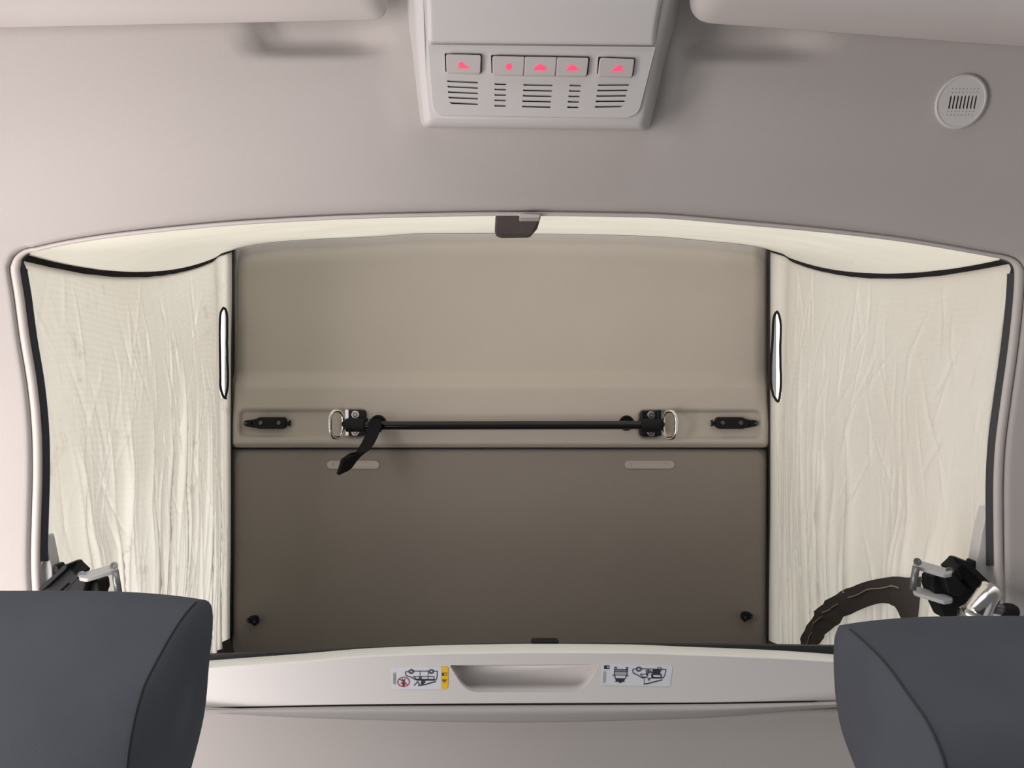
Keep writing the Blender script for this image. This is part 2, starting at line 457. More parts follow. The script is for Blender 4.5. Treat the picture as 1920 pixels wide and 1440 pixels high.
# ------------------------------------------------------------------ raised roof: shell, liner panels
mb = MB()
x0, x1, z0, z1 = -.580, .533, -.72, .36
vs = [(x0, 1.535, z0), (x1, 1.535, z0), (x1, 1.535, z1), (x0, 1.535, z1), (x0, 1.56, z0), (x1, 1.56, z0), (x1, 1.56, z1), (x0, 1.56, z1)]
mb.add(vs, [(0, 1, 2, 3), (7, 6, 5, 4), (0, 4, 5, 1), (1, 5, 6, 2), (2, 6, 7, 3), (3, 7, 4, 0)])
tag(build('ceiling_2', mb, M['shell'], smooth=False), 'dark underside of the raised roof shell behind the liner panels', 'roof', kind='structure')
for nm, xs_, lab in (('trim_7', (-.579, -.5715), 'dark side return of the roof shell behind the left canvas edge'), ('trim_8', (.5245, .532), 'dark side return of the roof shell behind the right canvas edge')):
    mb = MB()
    bx = [(xs_[0], 1.490, z0), (xs_[1], 1.490, z0), (xs_[1], 1.490, z1), (xs_[0], 1.490, z1), (xs_[0], 1.54, z0), (xs_[1], 1.54, z0), (xs_[1], 1.54, z1), (xs_[0], 1.54, z1)]
    mb.add(bx, [(0, 1, 2, 3), (7, 6, 5, 4), (0, 4, 5, 1), (1, 5, 6, 2), (2, 6, 7, 3), (3, 7, 4, 0)])
    tag(build(nm, mb, M['shell'], smooth=False), lab, 'trim', kind='structure')

pan_y = curve([(425, 476), (437, 469), (460, 463), (523, 454), (600, 449), (712, 444), (790, 438.5), (924, 438), (1000, 439), (1205, 443), (1308, 451), (1434, 466), (1450, 474)])
def pocket(x, y, x0, y0, x1, y1, e=7, r=14):
    qx = abs(x-(x0+x1)/2)-(x1-x0)/2+r; qy = abs(y-(y0+y1)/2)-(y1-y0)/2+r
    sd = math.hypot(max(qx, 0), max(qy, 0)) + min(max(qx, qy), 0) - r
    return 1-sstep(-e, 1.5, sd)
def upper(u, t):
    x = 436 + (1441-436)*u
    ya = pan_y(x); y = ya + (838-ya)*t
    d = 1.505
    d -= .020*sstep(694, 730, y)                               # sloping step
    d -= .0025*(sstep(470, 520, y))*(1-sstep(520, 694, y))
    edge = min(x-436, 1441-x); d += .010*(1-sstep(0, 30, edge))*(1-sstep(735, 800, y)) + .012*(1-sstep(0, 9, edge))
    d += .012*(1-sstep(0, 8, 838-y))
    d += .010*max(pocket(x, y, 447, 766, 690, 823), pocket(x, y, 1196, 767, 1429, 825))
    # slight waviness of the felt near the top edge
    d += .008*(1-sstep(0, 45, y-ya))
    return px(x, y, d)
liner = thing('roof_liner', px(940, 640, 1.52), 'taupe felt upper liner panel with stepped band and two shallow pockets', 'liner panel')
build('panel', grid(upper, 420, 200), M['liner'], liner, solid=.004)

def lower(u, t):
    x = 434 + (1440-434)*u; y = 841 + (1262-841)*t
    d = 1.500; r = 16
    edge = min(x-434, 1440-x, y-841)
    d += .012*(1-sstep(0, 9, edge))
    d += .010*max(0, 1-math.hypot(min(x-434, 1440-x), y-841)/22)
    return px(x, y, d)
llow = thing('lower_liner', px(937, 1040, 1.51), 'taupe felt lower liner panel below the black bar, toned darker partly for its angle to the light', 'liner panel')
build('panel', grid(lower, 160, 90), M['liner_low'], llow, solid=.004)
for (xa, ya, xb, yb) in ((613, 864, 711, 879), (1171.5, 864, 1265, 878.5)):
    mb = MB(); r = (yb-ya)/2
    plate(mb, [rrect(xa, ya, xb, yb, r-.2), list(reversed(rrect(xa+11, ya+3, xb-11, yb-3, r-3.2)))], 1.4955, 1.504)
    ins = build('oblong_insert', mb, M['insert'], llow, bevel=.0008, seg=2, smooth=False)
    tag(ins, 'pale oblong insert')
    mb = prism(MB(), rrect(xa+10, ya+2.6, xb-10, yb-2.6, r-3), 1.4968, 1.503)
    build('insert_floor', mb, M['insert'], ins, smooth=False)

# ------------------------------------------------------------------ tent canvas
LX = curve([(420, 20), (478, 22), (500, 26), (560, 38), (635, 52), (720, 64), (800, 70), (900, 72), (1000, 70), (1100, 84), (1450, 110)])
RX = curve([(420, 1912), (478, 1918), (500, 1915), (560, 1905), (635, 1890), (720, 1880), (800, 1868), (900, 1866), (1000, 1864), (1100, 1848), (1450, 1830)])
def lerp(a, b, t): return a + (b-a)*t
def side_pt(sg, s, t):
    if sg < 0:
        y = lerp(474, 1460, t); near = px(LX(y), y, D(LX(y), y)+.014)
        yf = lerp(468, 1196, t); far = px(435-2*sstep(.1, .3, t)-1.5*sstep(.75, .95, t), yf, 1.492)
    else:
        y = lerp(480, 1460, t); near = px(RX(y), y, D(RX(y), y)+.014)
        yf = lerp(468, 1200, t); far = px(1444 - 3*sstep(.6, 1, t), yf, 1.492)
    p = lerp(near, far, s)
    b = 4*s*(1-s)
    p.z -= .036*b*(1-t)**2
    p.x += -sg*.012*b*math.sin(PI*min(1, t*1.1+.05))
    p.x += sg*.010*math.exp(-((s-.93)/.05)**2)*sstep(0, .05, 1-s)
    return p
import numpy as np
def crease_field(sg, NU=420, NV=260):
    """Folds of the slack cloth: long creases run down it, deepest toward the bottom and the far end."""
    rs = np.random.RandomState(5 if sg < 0 else 17)
    S, T = np.meshgrid(np.linspace(0, 1, NU+1), np.linspace(0, 1, NV+1))
    H = np.zeros_like(S)
    ss = lambda a, b, x: np.clip((x-a)/(b-a), 0, 1)**2*(3-2*np.clip((x-a)/(b-a), 0, 1))
    def wob(t, amp, f):
        return amp*np.sin(2*np.pi*(f*t + rs.rand())) + amp*.5*np.sin(2*np.pi*(2.3*f*t + rs.rand()))
    # broad billows
    for k in range(9):
        s0 = rs.rand(); w = .05 + .06*rs.rand()
        c = s0 + (.5-s0)*.10*(T-.6)*2 + wob(T, .012, .8)
        H += rs.choice([-1, 1])*(.0016+.0016*rs.rand())*np.exp(-((S-c)/w)**2)*ss(.10, .8, T)
    # sharp folds
    for k in range(64):
        s0 = .04 + .95*rs.rand()**.8; t0 = .12 + .5*rs.rand() + .12*(1-s0); ln = .25 + .6*rs.rand()
        w = (.0035 + .006*rs.rand()**2)*(1.25-.45*s0)
        slope = (.45-s0)*.16 + .05*rs.randn()
        if s0 < .3: slope += .10
        c = s0 + slope*(T-t0) + wob(T, .006, 1.3)
        A = (.0009 + .0026*rs.rand()**1.6)*ss(t0, t0+.25, T)*(1-ss(t0+ln, t0+ln+.25, T))
        d = (S-c)/w
        prof = np.where(d < 0, np.exp(d*1.3), np.exp(-d*.45)) if rs.rand() < .5 else np.where(d > 0, np.exp(-d*1.3), np.exp(d*.45))
        H += A*prof
    # small crumples
    for k in range(150):
        s0 = rs.rand(); t0 = .08 + .8*rs.rand(); w = .003 + .004*rs.rand(); ln = .03 + .07*rs.rand()
        c = s0 + .35*rs.randn()*(T-t0)
        H += rs.choice([-1, 1])*(.0003+.0005*rs.rand())*np.exp(-((S-c)/w)**2)*np.exp(-((T-t0)/ln)**2)
    # fine puckering across the cloth near the top
    H += .00012*np.sin(2*np.pi*(70*T + 3*np.sin(3*S) + 2*np.sin(9*S+1)))*(1-ss(.3, .8, T))
    return H*2.0
CF_ = {-1: crease_field(-1), 1: crease_field(1)}
def side_wr(sg, s, t):
    F = CF_[sg]; a = max(0, min(1, t))*(F.shape[0]-1); b = max(0, min(1, s))*(F.shape[1]-1)
    j = min(int(a), F.shape[0]-2); i = min(int(b), F.shape[1]-2); a -= j; b -= i
    return float((F[j, i]*(1-b)+F[j, i+1]*b)*(1-a) + (F[j+1, i]*(1-b)+F[j+1, i+1]*b)*a)
def side_full(sg):
    return lambda u, v: side_pt(sg, u, v) + Vector((-sg*side_wr(sg, u, v)*min(1, 8*(1-u))*min(1, 8*u), 0, 0))
def to_px(p): return (960 + p.x/p.y*FPX, 720 - p.z/p.y*FPX)
def on_side(sg, X, Y):
    s, t = .5, .5
    for _ in range(60):
        a = to_px(side_pt(sg, s, t)); b = to_px(side_pt(sg, s+.002, t)); c = to_px(side_pt(sg, s, t+.002))
        j11, j21 = (b[0]-a[0])/.002, (b[1]-a[1])/.002; j12, j22 = (c[0]-a[0])/.002, (c[1]-a[1])/.002
        det = j11*j22-j12*j21 or 1e-6; ex, ey = X-a[0], Y-a[1]
        s += max(-.1, min(.1, .6*(ex*j22-ey*j12)/det)); t += max(-.1, min(.1, .6*(j11*ey-j21*ex)/det))
        s = max(-.05, min(1.02, s)); t = max(-.05, min(1.2, t))
    return s, t
def side_at(sg, X, Y, off=.003):
    s, t = on_side(sg, X, Y)
    return side_pt(sg, s, t) + Vector((-sg*(off + max(0, side_wr(sg, s, t))), 0, 0))

SLIT_L = [(418, 577), (411.5, 592), (410.5, 640), (411, 700), (411, 725), (415.5, 746), (421, 740), (425, 715), (424, 660), (425, 600), (422.5, 582)]
SLIT_R = [(1458, 584), (1451.5, 598), (1449, 650), (1447.5, 700), (1450, 728), (1460, 752), (1464.5, 745), (1466, 715), (1464.5, 660), (1465, 610), (1462, 592)]
def inside(p, poly):
    c = False; n = len(poly)
    for i in range(n):
        x1, y1 = poly[i]; x2, y2 = poly[i-1]
        if (y1 > p[1]) != (y2 > p[1]) and p[0] < (x2-x1)*(p[1]-y1)/(y2-y1)+x1: c = not c
    return c
tent = thing('roof_canvas', px(960, 430, 1.15), 'cream translucent canvas bellows walling in the raised pop-up roof', 'canvas')
for sg, slit in ((-1, SLIT_L), (1, SLIT_R)):
    NU, NV = 420, 260
    mb = grid(side_full(sg), NU, NV)
    mb.uv = [(i/NU, j/NV) for j in range(NV+1) for i in range(NU+1)]
    sl2 = [tuple(p) for p in smooth_path(slit+slit[:1], 4)[:-1]]
    keep = []
    for f in mb.f:
        c = sum((mb.v[i] for i in f), Vector())/4
        keep.append(not inside(to_px(c), sl2))
    mb.f = [f for f, k in zip(mb.f, keep) if k]
    o = build('side_panel', mb, M['canvas'] if sg < 0 else M['canvas_clean'], tent)
    # slit window: dark binding and pale netting
    ring = [side_at(sg, x, y, .001) for x, y in sl2]
    b = MB(); tube(b, ring, .0024, 8, closed=True, flat=1.0)
    vent = tag(build('vent_binding', b, M['binding'], tent), 'dark tape binding round a slim bright window slit')
    cen = sum(ring, Vector())/len(ring)
    b = MB(); b.v = [p + Vector((sg*.002, 0, 0)) for p in ring] + [cen + Vector((sg*.004, 0, 0))]
    n = len(ring); b.f = [(i, (i+1) % n, n) for i in range(n)]
    tag(build('vent_netting', b, M['net'], vent), 'bright pale window netting')
    # dark tape along the top seam and where the cloth meets the liner
    b = MB(); tube(b, [side_full(sg)(k/60, 0) + Vector((-sg*.001, 0, -.001)) for k in range(0, 61)], lambda t: .0078-.0026*t, 8, flat=.35, up=(sg, 0, 1))
    build('seam_tape', b, M['binding'], tent)
    b = MB(); tube(b, [side_pt(sg, 1, k/60) + Vector((-sg*.000, .002, 0)) for k in range(61)], .0026, 8)
    build('corner_piping', b, M['seal'], tent)
    # hem at the bottom, dark
    b = grid(lambda u, v: lerp(side_pt(sg, u, 1)+Vector((0, 0, .0)), side_pt(sg, u, 1)+Vector((-sg*.03, 0, -.10)), v), 30, 2)
    build('hem', b, M['flapdark'], tent)

def front_pt(u, s):
    def Nn(u):
        x = lerp(LX(474), RX(480), u)
        ya = top_y(x)-4; yc = lerp(474, 480, u)
        e = sstep(0, .02, u)*sstep(0, .02, 1-u)
        y = lerp(yc, min(ya, yc), e)
        return px(x, y, D(x, y)+.014)
    def Ff(u):
        x = lerp(435, 1444, u); return px(x, lerp(pan_y(x)-1, 468, (1-sstep(0, .01, u)*sstep(0, .01, 1-u))), 1.494)
    p = lerp(Nn(u), Ff(u), s)
    dl = side_pt(-1, s, 0) - lerp(Nn(0), Ff(0), s); dr = side_pt(1, s, 0) - lerp(Nn(1), Ff(1), s)
    pw = 8 + 60*s*s; wl = (1-u)**pw; wr = u**pw
    p = p + dl*wl + dr*wr
    p.z -= .006*4*s*(1-s)*(1-wl-wr)
    return p
def front_full(u, s):
    w = noise.noise(Vector((u*6, s*9, 2.2)))*.0025 + (1-abs(noise.noise(Vector((u*9, s*16, 7.7))))*2)*.0015
    return front_pt(u, s) + Vector((0, 0, w*min(1, 6*s)*min(1, 6*(1-s))*min(1, 8*u)*min(1, 8*(1-u))))
mb = grid(front_full, 260, 60); mb.uv = [(j/60, i/260) for j in range(61) for i in range(261)]
build('front_panel', mb, M['canvas_front'], tent)

# zipped window flap on the right panel, half hidden by the right headrest
def patch(poly, off, sg=1):
    mb = MB(); mb.v = [side_at(sg, x, y, off) for x, y in poly]
    mb.f = [tuple(t) for t in tessellate_polygon([[Vector((x, y, 0)) for x, y in poly]])]
    return mb
def strip_between(A, B, off, sg=1, rows=4):
    mb = MB(); n = len(A)
    for r in range(rows+1):
        for a, b in zip(A, B):
            x = lerp(a[0], b[0], r/rows); y = lerp(a[1], b[1], r/rows)
            mb.v.append(side_at(sg, x, y, off))
    for r in range(rows):
        for i in range(n-1): mb.f.append((r*n+i, r*n+i+1, (r+1)*n+i+1, (r+1)*n+i))
    return mb
outer = [tuple(p) for p in smooth_path([(1514, 1228), (1521, 1205), (1533, 1174), (1552, 1146), (1578, 1120), (1610, 1100), (1645, 1088), (1690, 1081), (1715, 1083), (1741, 1081)], 4)]
innr = [tuple(p) for p in smooth_path([(1548, 1228), (1556, 1212), (1572, 1190), (1590, 1170), (1608, 1152), (1628, 1142), (1650, 1134), (1670, 1131), (1690, 1137), (1702, 1160)], 4)]
side_o = [(1741, 1081), (1740, 1110), (1736, 1150), (1730, 1200), (1728, 1230)]
side_i = [(1702, 1160), (1703, 1163), (1704, 1166), (1706, 1200), (1708, 1230)]
flap = build('window_flap', strip_between(outer, innr, .0095), M['flapdark'], tent)
tag(flap, 'dark arched fabric border of a zipped window')
b2 = strip_between([(x, y) for x, y in side_o], side_i, .0097)
build('flap_edge', b2, M['flapdark'], flap)
mid = [(lerp(a[0], b[0], .38), lerp(a[1], b[1], .38)) for a, b in zip(outer, innr)]
b = MB(); tube(b, [side_at(1, x, y + 1.6*math.sin(k*1.1), .0112) for k, (x, y) in enumerate(mid[2:-5])], .0012, 6)
build('zip', b, M['zip'], flap)

# ------------------------------------------------------------------ taupe fabric tab at the front edge
mb = MB()
f = lambda x, y: lerp(.875, .905, (y-400)/45)
fr = [px(929, 401, .872), px(940, 401, .866), px(1015.5, 402, .866), px(1009, 424, .885), px(1000, 434, .895), px(996, 440, .905), px(940, 441, .905), px(927, 437, .905)]
bk = [p + Vector((0, .05, .006)) for p in fr]; n = len(fr)
mb.add(fr+bk, [tuple(range(n)), tuple(reversed(range(n, 2*n)))] + [(i, n+i, n+(i+1) % n, (i+1) % n) for i in range(n)])
tab = build('fabric_tab', mb, M['tab'], bevel=.003)
tag(tab, 'dark taupe fabric block hanging at the middle of the opening front edge', 'fabric tab')
mb = prism(MB(), round_poly([(974, 400), (1013, 402), (1012, 408), (974, 408)], 2), .852, .872)
tag(build('edge_clip', mb, M['edge'], tab, bevel=.0008), 'small pale plastic clip')

# ------------------------------------------------------------------ hardware on the liner
def screw(parent, x, y, d, r=.0045, axis=(0, -1, 0), ring=None):
    c = px(x, y, d)
    b = MB(); lathe(b, c, axis, [(0, r), (.002, r), (.0028, r*.8), (.0028, r*.45), (.0012, r*.40)], 18)
    o = build('screw', b, M['steel'], parent, smooth=False)
    if ring:
        b = MB(); lathe(b, c, axis, [(-.001, ring), (.0008, ring), (.0016, ring*.9), (.0016, r*1.05)], 22)
        build('washer', b, M['chrome'], parent, smooth=False)
    return o

def latch(sg, cx, cy, lab):
    """sg=-1: point to the left."""
    d0 = 1.494
    t = thing('latch_bracket', px(cx, cy, d0), lab, 'bracket', 'black latch brackets in the liner pockets')
    X = lambda v: cx + sg*v
    mb = prism(MB(), round_poly([(X(-26), cy-11), (X(22), cy-11), (X(26), cy-7), (X(27), cy+8), (X(23), cy+11), (X(-24), cy+11), (X(-29), cy+6), (X(-29), cy-6)], 3), d0-.014, d0)
    body = build('body', mb, M['blk'], t, bevel=.0012)
    arm = round_poly([(X(22), cy-9), (X(34), cy-6), (X(46), cy-5.5), (X(50), cy-1), (X(48), cy+5), (X(34), cy+8), (X(22), cy+9)], 3)
    slot = circle(X(32.5), cy+.5, 2.6, 14, 4.2)
    mb = plate(MB(), [arm, list(reversed(slot))], d0-.011, d0-.003)
    build('pointed_arm', mb, M['blk'], t, smooth=False)
    mb = prism(MB(), [(X(-27), cy-4), (X(-34), cy-2), (X(-36), cy-6), (X(-38), cy-5), (X(-37), cy+1), (X(-38), cy+6), (X(-34), cy+4), (X(-27), cy+5)], d0-.010, d0-.003)
    build('prong', mb, M['blk'], t, bevel=.0006)
    for v in (17, -17): screw(t, X(v), cy-.5, d0-.0138, .0042)
    screw(t, X(45), cy, d0-.0105, .0030)
latch(-1, 506, 793.5, 'black pointed latch bracket in the left liner pocket, left of the bar')
latch(1, 1372, 793.5, 'black pointed latch bracket in the right liner pocket, right of the bar')

DB = 1.455
bar = thing('pull_bar', px(942, 798, 1.49), 'black round bar across the liner with chrome hoops at both ends', 'bar')
mb = MB(); c = px(668, 798, DB); e = px(1215, 797, DB)
lathe(mb, c, e-c, [(0, .0083), ((e-c).length, .0083)], 32)
build('rod', mb, M['gloss'], bar, bevel=.0008)
for sg, bx, cy in ((-1, 667, 793), (1, 1220, 794)):
    X = lambda v: bx + sg*v
    mb = prism(MB(), round_poly([(X(-18), cy-24), (X(13), cy-24), (X(18), cy-20), (X(18), cy+22), (X(12), cy+25), (X(-14), cy+25), (X(-18), cy+21)], 3), 1.479, 1.494)
    br = build('bracket', mb, M['gloss'], bar, bevel=.0014)
    mb = prism(MB(), round_poly([(X(13), cy-25), (X(20), cy-25), (X(20), cy+24), (X(13), cy+24)], 2), 1.474, 1.493)
    build('side_plate', mb, M['chrome'] if sg < 0 else M['gloss'], br, bevel=.001)
    a = px(X(-18), cy+4, DB); z = px(X(18), cy+4, DB)
    mb = MB(); lathe(mb, a, z-a, [(0, .0135), ((z-a).length, .0135)], 32)
    build('sleeve', mb, M['blk'], br, bevel=.002)
    mb = prism(MB(), round_poly([(X(-17), cy-8), (X(19), cy-8), (X(19), cy+16), (X(-17), cy+16)], 3), DB-.002, 1.488)
    build('sleeve_block', mb, M['blk'], br, bevel=.002)
    screw(br, X(1), cy-15.5, 1.4785, .0050, ring=.0078)
    screw(br, X(1), cy+17, 1.4785, .0050, ring=.0078)
    # chrome hoop
    hx = X(36); hw, hh = 12.5, 25.5
    pts = []
    for k in range(48):
        a = 2*PI*k/48
        q = math.copysign(abs(math.cos(a))**.8, math.cos(a)); s_ = math.copysign(abs(math.sin(a))**.8, math.sin(a))
        yy = hh*s_; xx = hw*q*(1 - .12*(yy/hh if True else 0)*0)
        if q*sg > 0 and False: pass
        pts.append(px(hx+xx + sg*0, cy+2.5+yy, 1.462 - .012*q*sg))
    mb = MB(); tube(mb, pts, .0038, 12, closed=True)
    tag(build('hoop', mb, M['chrome'], bar), 'polished chrome oval hoop')
    mb = MB(); lathe(mb, px(X(20), cy+2, 1.470), (px(X(26), cy+2, 1.465)-px(X(20), cy+2, 1.470)), [(0, .006), (.004, .006), (.005, .005)], 16)
    build('hoop_mount', mb, M['blk'], bar, bevel=.0006)

for (x, y, r, lab) in ((710, 793, 15.5, 'black round rubber buffer behind the strap end of the bar'), (1174, 793, 14.5, 'black round rubber buffer behind the bar, near the right bracket')):
    R = r/FPX*1.48; c = px(x, y, 1.488)
    b = thing('rubber_buffer', c, lab, 'buffer', 'round rubber buffers behind the bar')
    mb = MB(); lathe(mb, c, (0, -1, 0), [(0, R), (.005, R), (.008, R*.92), (.008, R*.72), (.0055, R*.66)], 32)
    build('ring', mb, M['blk'], b, smooth=False, bevel=.0006)
    mb = MB(); lathe(mb, c, (0, -1, 0), [(0, R*.62), (.0075, R*.6), (.009, R*.45), (.0095, R*.1)], 28)
    build('plug', mb, M['web'], b)

# strap looped over the bar, hanging toward the viewer
def ribbon(mb, path, width, thick, wdir):
    path = [Vector(p) for p in path]; m = len(path); vs = []
    for i, p in enumerate(path):
        t = (path[min(i+1, m-1)]-path[max(i-1, 0)]).normalized()
        wd = wdir(i/(m-1)) if callable(wdir) else Vector(wdir)
        wd = (wd - t*wd.dot(t)).normalized(); nn = t.cross(wd)
        ww = width(i/(m-1)) if callable(width) else width
        for a, b_ in ((-1, -1), (1, -1), (1, 1), (-1, 1)): vs.append(p + wd*(a*ww/2) + nn*(b_*thick/2))
    fs = []
    for i in range(m-1):
        for k in range(4): fs.append((i*4+k, i*4+(k+1) % 4, i*4+4+(k+1) % 4, i*4+4+k))
    fs += [(0, 1, 2, 3), tuple(reversed(range(4*m-4, 4*m)))]
    return mb.add(vs, fs)
strap = thing('pull_strap', px(704, 786, 1.44), 'black webbing strap looped over the bar, its end hanging down left', 'strap')
loop = []
c = px(704, 798, DB)
for k in range(14):
    a = math.radians(-120 + 300*k/13)
    loop.append(c + Vector((0, .0118*math.cos(a), .0118*math.sin(a))))
mb = MB(); ribbon(mb, loop, .021, .0026, (1, 0, 0))
build('loop', mb, M['web'], strap, bevel=.0006)
p1 = smooth_path([px(703.5, 790, 1.442), px(702, 804, 1.430), px(693, 826, 1.405), px(682, 846, 1.375), px(671, 860, 1.345), px(655, 869, 1.315), px(640, 874.5, 1.29)], 6)
mb = MB(); ribbon(mb, p1, lambda t: .027 + .005*sstep(.45, .8, t), .0028, lambda t: lerp(Vector((1, 0, .35)), Vector((.50, 0, 1)), sstep(.35, .85, t)))
build('band', mb, M['web'], strap, bevel=.0006)
p2 = smooth_path([px(700, 806, 1.432), px(690, 828, 1.412), px(678, 846, 1.386), px(666, 857, 1.36), px(650, 865, 1.325), px(638.5, 873, 1.294)], 6)
mb = MB(); ribbon(mb, p2, lambda t: .025 + .007*sstep(.4, .8, t), .0028, lambda t: lerp(Vector((1, 0, .35)), Vector((.50, .25, 1)), sstep(.35, .85, t)))
build('rear_band', mb, M['web'], strap, bevel=.0006)
mb = MB(); ribbon(mb, smooth_path([px(655, 868, 1.318), px(645, 872, 1.300), px(637.5, 876, 1.288)], 4), .032, .007, (.5, .1, 1))
build('stitched_end', mb, M['web'], strap, bevel=.002)

for (cx, cy, sg, lab) in ((471, 1165.5, -1, 'small black screwed clip at the lower left of the lower liner'), (1403, 1158, 1, 'small black screwed clip at the lower right of the lower liner')):
    X = lambda v: cx + sg*v
    h = thing('liner_clip', px(cx, cy, 1.494), lab, 'clip', 'black clips on the lower liner')
    mb = prism(MB(), round_poly([(X(9), cy-5), (X(2), cy-7), (X(-6), cy-7), (X(-10), cy-2), (X(-9.5), cy+7), (X(-6), cy+9), (X(-1), cy+5), (X(4), cy+3), (X(9), cy+2)], 2.5), 1.480, 1.497)
    build('body', mb, M['blk'], h, bevel=.0012)
    screw(h, X(6), cy-1.5, 1.4800, .0024)
    mb = prism(MB(), round_poly([(X(-4), cy-4), (X(-7), cy+1), (X(-5), cy+3)], 1), 1.479, 1.482)
    build('eyelet', mb, M['pin'], h, smooth=False)

# ------------------------------------------------------------------ bed front edge
bed = thing('bed_edge', px(960, 1318, .93), 'pale grey plastic bed edge with recessed handle and two instruction stickers', 'bed edge')
rt = curve([(250, 1250), (398, 1238), (560, 1226), (700, 1215), (860, 1209), (1010, 1207), (1160, 1208), (1300, 1213), (1450, 1219), (1567, 1227), (1720, 1240)])
rb = curve([(250, 1267), (398, 1254.5), (560, 1243), (700, 1232), (860, 1227), (1010, 1225.5), (1160, 1226), (1300, 1230), (1450, 1236), (1567, 1243), (1720, 1256)])
fb = curve([(250, 1326), (398, 1324), (700, 1318), (1010, 1316), (1300, 1315), (1567, 1311), (1720, 1308)])
xs = [250 + 1470*k/90 for k in range(91)]
mb = MB()
prof = [(0, .955), (0, .936), (.08, .925), (.75, .907), (.92, .9035), (1, .9035), (1, .955)]
for t, d in prof:
    for x in xs: mb.v.append(px(x, lerp(rt(x), rb(x), t), .936) * 1.0 if False else px(x, lerp(rt(x), rb(x), t), d))
n = 91
for j in range(len(prof)-1):
    for i in range(n-1): mb.f.append((j*n+i, j*n+i+1, (j+1)*n+i+1, (j+1)*n+i))
tag(build('top_rail', mb, M['rail'], bed), 'glossy top rail, toned lighter for the light off the canvas')
FD = .9035
hole = round_poly([(842.5, 1247), (1126, 1245.5), (1097, 1297), (873, 1298)], [5, 3, 26, 26], 7)
inner = round_poly([(857, 1249), (1114, 1247), (1090, 1282.5), (869, 1284)], [2, 2, 18, 14], 7)
face = [(x, rb(x)) for x in xs] + [(x, fb(x)) for x in reversed(xs)]
mb = MB(); plate(mb, [face, list(reversed(hole))], FD, FD+.006)
build('front_face', mb, M['ledge'], bed, smooth=False)
mb = MB(); n = len(hole)
steps = [(0, FD-.0002), (.06, FD+.0015), (.5, FD+.012), (.94, FD+.022), (1, FD+.0235)]
for t, d in steps:
    for (a, b_), (c_, e_) in zip(hole, inner):
        mb.v.append(px(lerp(a, c_, t), lerp(b_, e_, t), d))
for j in range(len(steps)-1):
    for i in range(n): mb.f.append((j*n+i, j*n+(i+1) % n, (j+1)*n+(i+1) % n, (j+1)*n+i))
mb.f.append(tuple(range((len(steps)-1)*n, len(steps)*n)))
tag(build('handle_recess', mb, M['ledge'], bed), 'shallow trapezoid handle recess')
# rounded lip along the lower border and dark gap below it
mb = MB(); tube(mb, [px(x, fb(x)-1, FD+.002) for x in xs], .0022, 8); build('lower_lip', mb, M['ledge'], bed)
mb = prism(MB(), [(x, fb(x)+.5) for x in xs] + [(x, fb(x)+5) for x in reversed(xs)], FD+.004, FD+.02)
build('shadow_gap', mb, M['seal'], bed, smooth=False)
ss = curve([(250, 1232), (398, 1228), (560, 1222), (760, 1213.5), (1010, 1208), (1300, 1209), (1567, 1212), (1720, 1215)])
mb = prism(MB(), [(x, ss(x)) for x in xs] + [(x, max(ss(x), rt(x))+4) for x in reversed(xs)], .940, .946)
tag(build('rubber_seal', mb, M['seal'], bed, smooth=False), 'black rubber seal above the rail')
mb = prism(MB(), round_poly([(996, 1207), (999, 1203.5), (1045, 1203.5), (1049, 1208), (1049, 1212), (996, 1212)], 2), .935, .95)
build('latch_tab', mb, M['blk'], bed, bevel=.001)
# mattress board running back from the edge to the roof hinge (out of sight behind the edge)
mb = MB()
a0, a1 = px(150, 1262, .985), px(1800, 1262, .985); b0, b1 = Vector((-.66, 1.53, -.66)), Vector((.64, 1.53, -.66))
dn = Vector((0, .0, -.02))
mb.add([a0, a1, b1, b0, a0+dn, a1+dn, b1+dn, b0+dn], [(0, 1, 2, 3), (7, 6, 5, 4), (0, 4, 5, 1), (1, 5, 6, 2), (2, 6, 7, 3), (3, 7, 4, 0)])
build('bed_board', mb, M['shell'], bed, smooth=False)

# stickers
def line(mb, pts, w, d, closed=False):
    """Flat printed stroke of width w (picture units)."""
    P = [Vector(p) for p in pts]
    if closed: P = P + [P[0]]
    for a, b_ in zip(P, P[1:]):
        t = (b_-a); L_ = t.length
        if L_ < 1e-6: continue
        t /= L_; nn = Vector((-t.y, t.x))*w/2; e = t*w*.35
        q = [a-e+nn, b_+e+nn, b_+e-nn, a-e-nn]
        mb.add([px(p.x, p.y, d) for p in q], [(0, 1, 2, 3)])
    return mb
def fill(mb, pts, d):
    return mb.add([px(x, y, d) for x, y in pts], [tuple(range(len(pts)))])
SD = FD - .0006
def sticker(outline_, tr, tagline):
    mb = prism(MB(), outline_, SD, FD+.0004)
    return tag(build('sticker', mb, M['white'], bed, smooth=False), tagline)
def T1(p): return (720+p[0]/13.714, 1235+p[1]/13.714)
def T2(p): return (1110+p[0]/11.294, 1235+p[1]/11.294)
s1 = sticker(round_poly([T1((190, 225)), T1((1648, 205)), T1((1640, 775)), T1((212, 785))], 4), T1, 'white and yellow warning sticker left of the handle')
mb = prism(MB(), round_poly([T1((1462, 208)), T1((1648, 205)), T1((1640, 775)), T1((1465, 776))], [0, 4, 4, 0]), SD-.0002, FD)
build('yellow_band', mb, M['yellow'], s1, smooth=False)
d = SD-.0004
def put(st, name, mb, mat): return build(name, mb, mat, st, smooth=False)
def ell(T, cx, cy, rx, ry, n=22): return [T((cx+rx*math.cos(2*PI*k/n), cy+ry*math.sin(2*PI*k/n))) for k in range(n)]
def band(mb, A, B, d):
    n = len(A); return mb.add([px(x, y, d) for x, y in A+B], [(i, (i+1) % n, n+(i+1) % n, n+i) for i in range(n)])
mb = MB(); w = 1.5
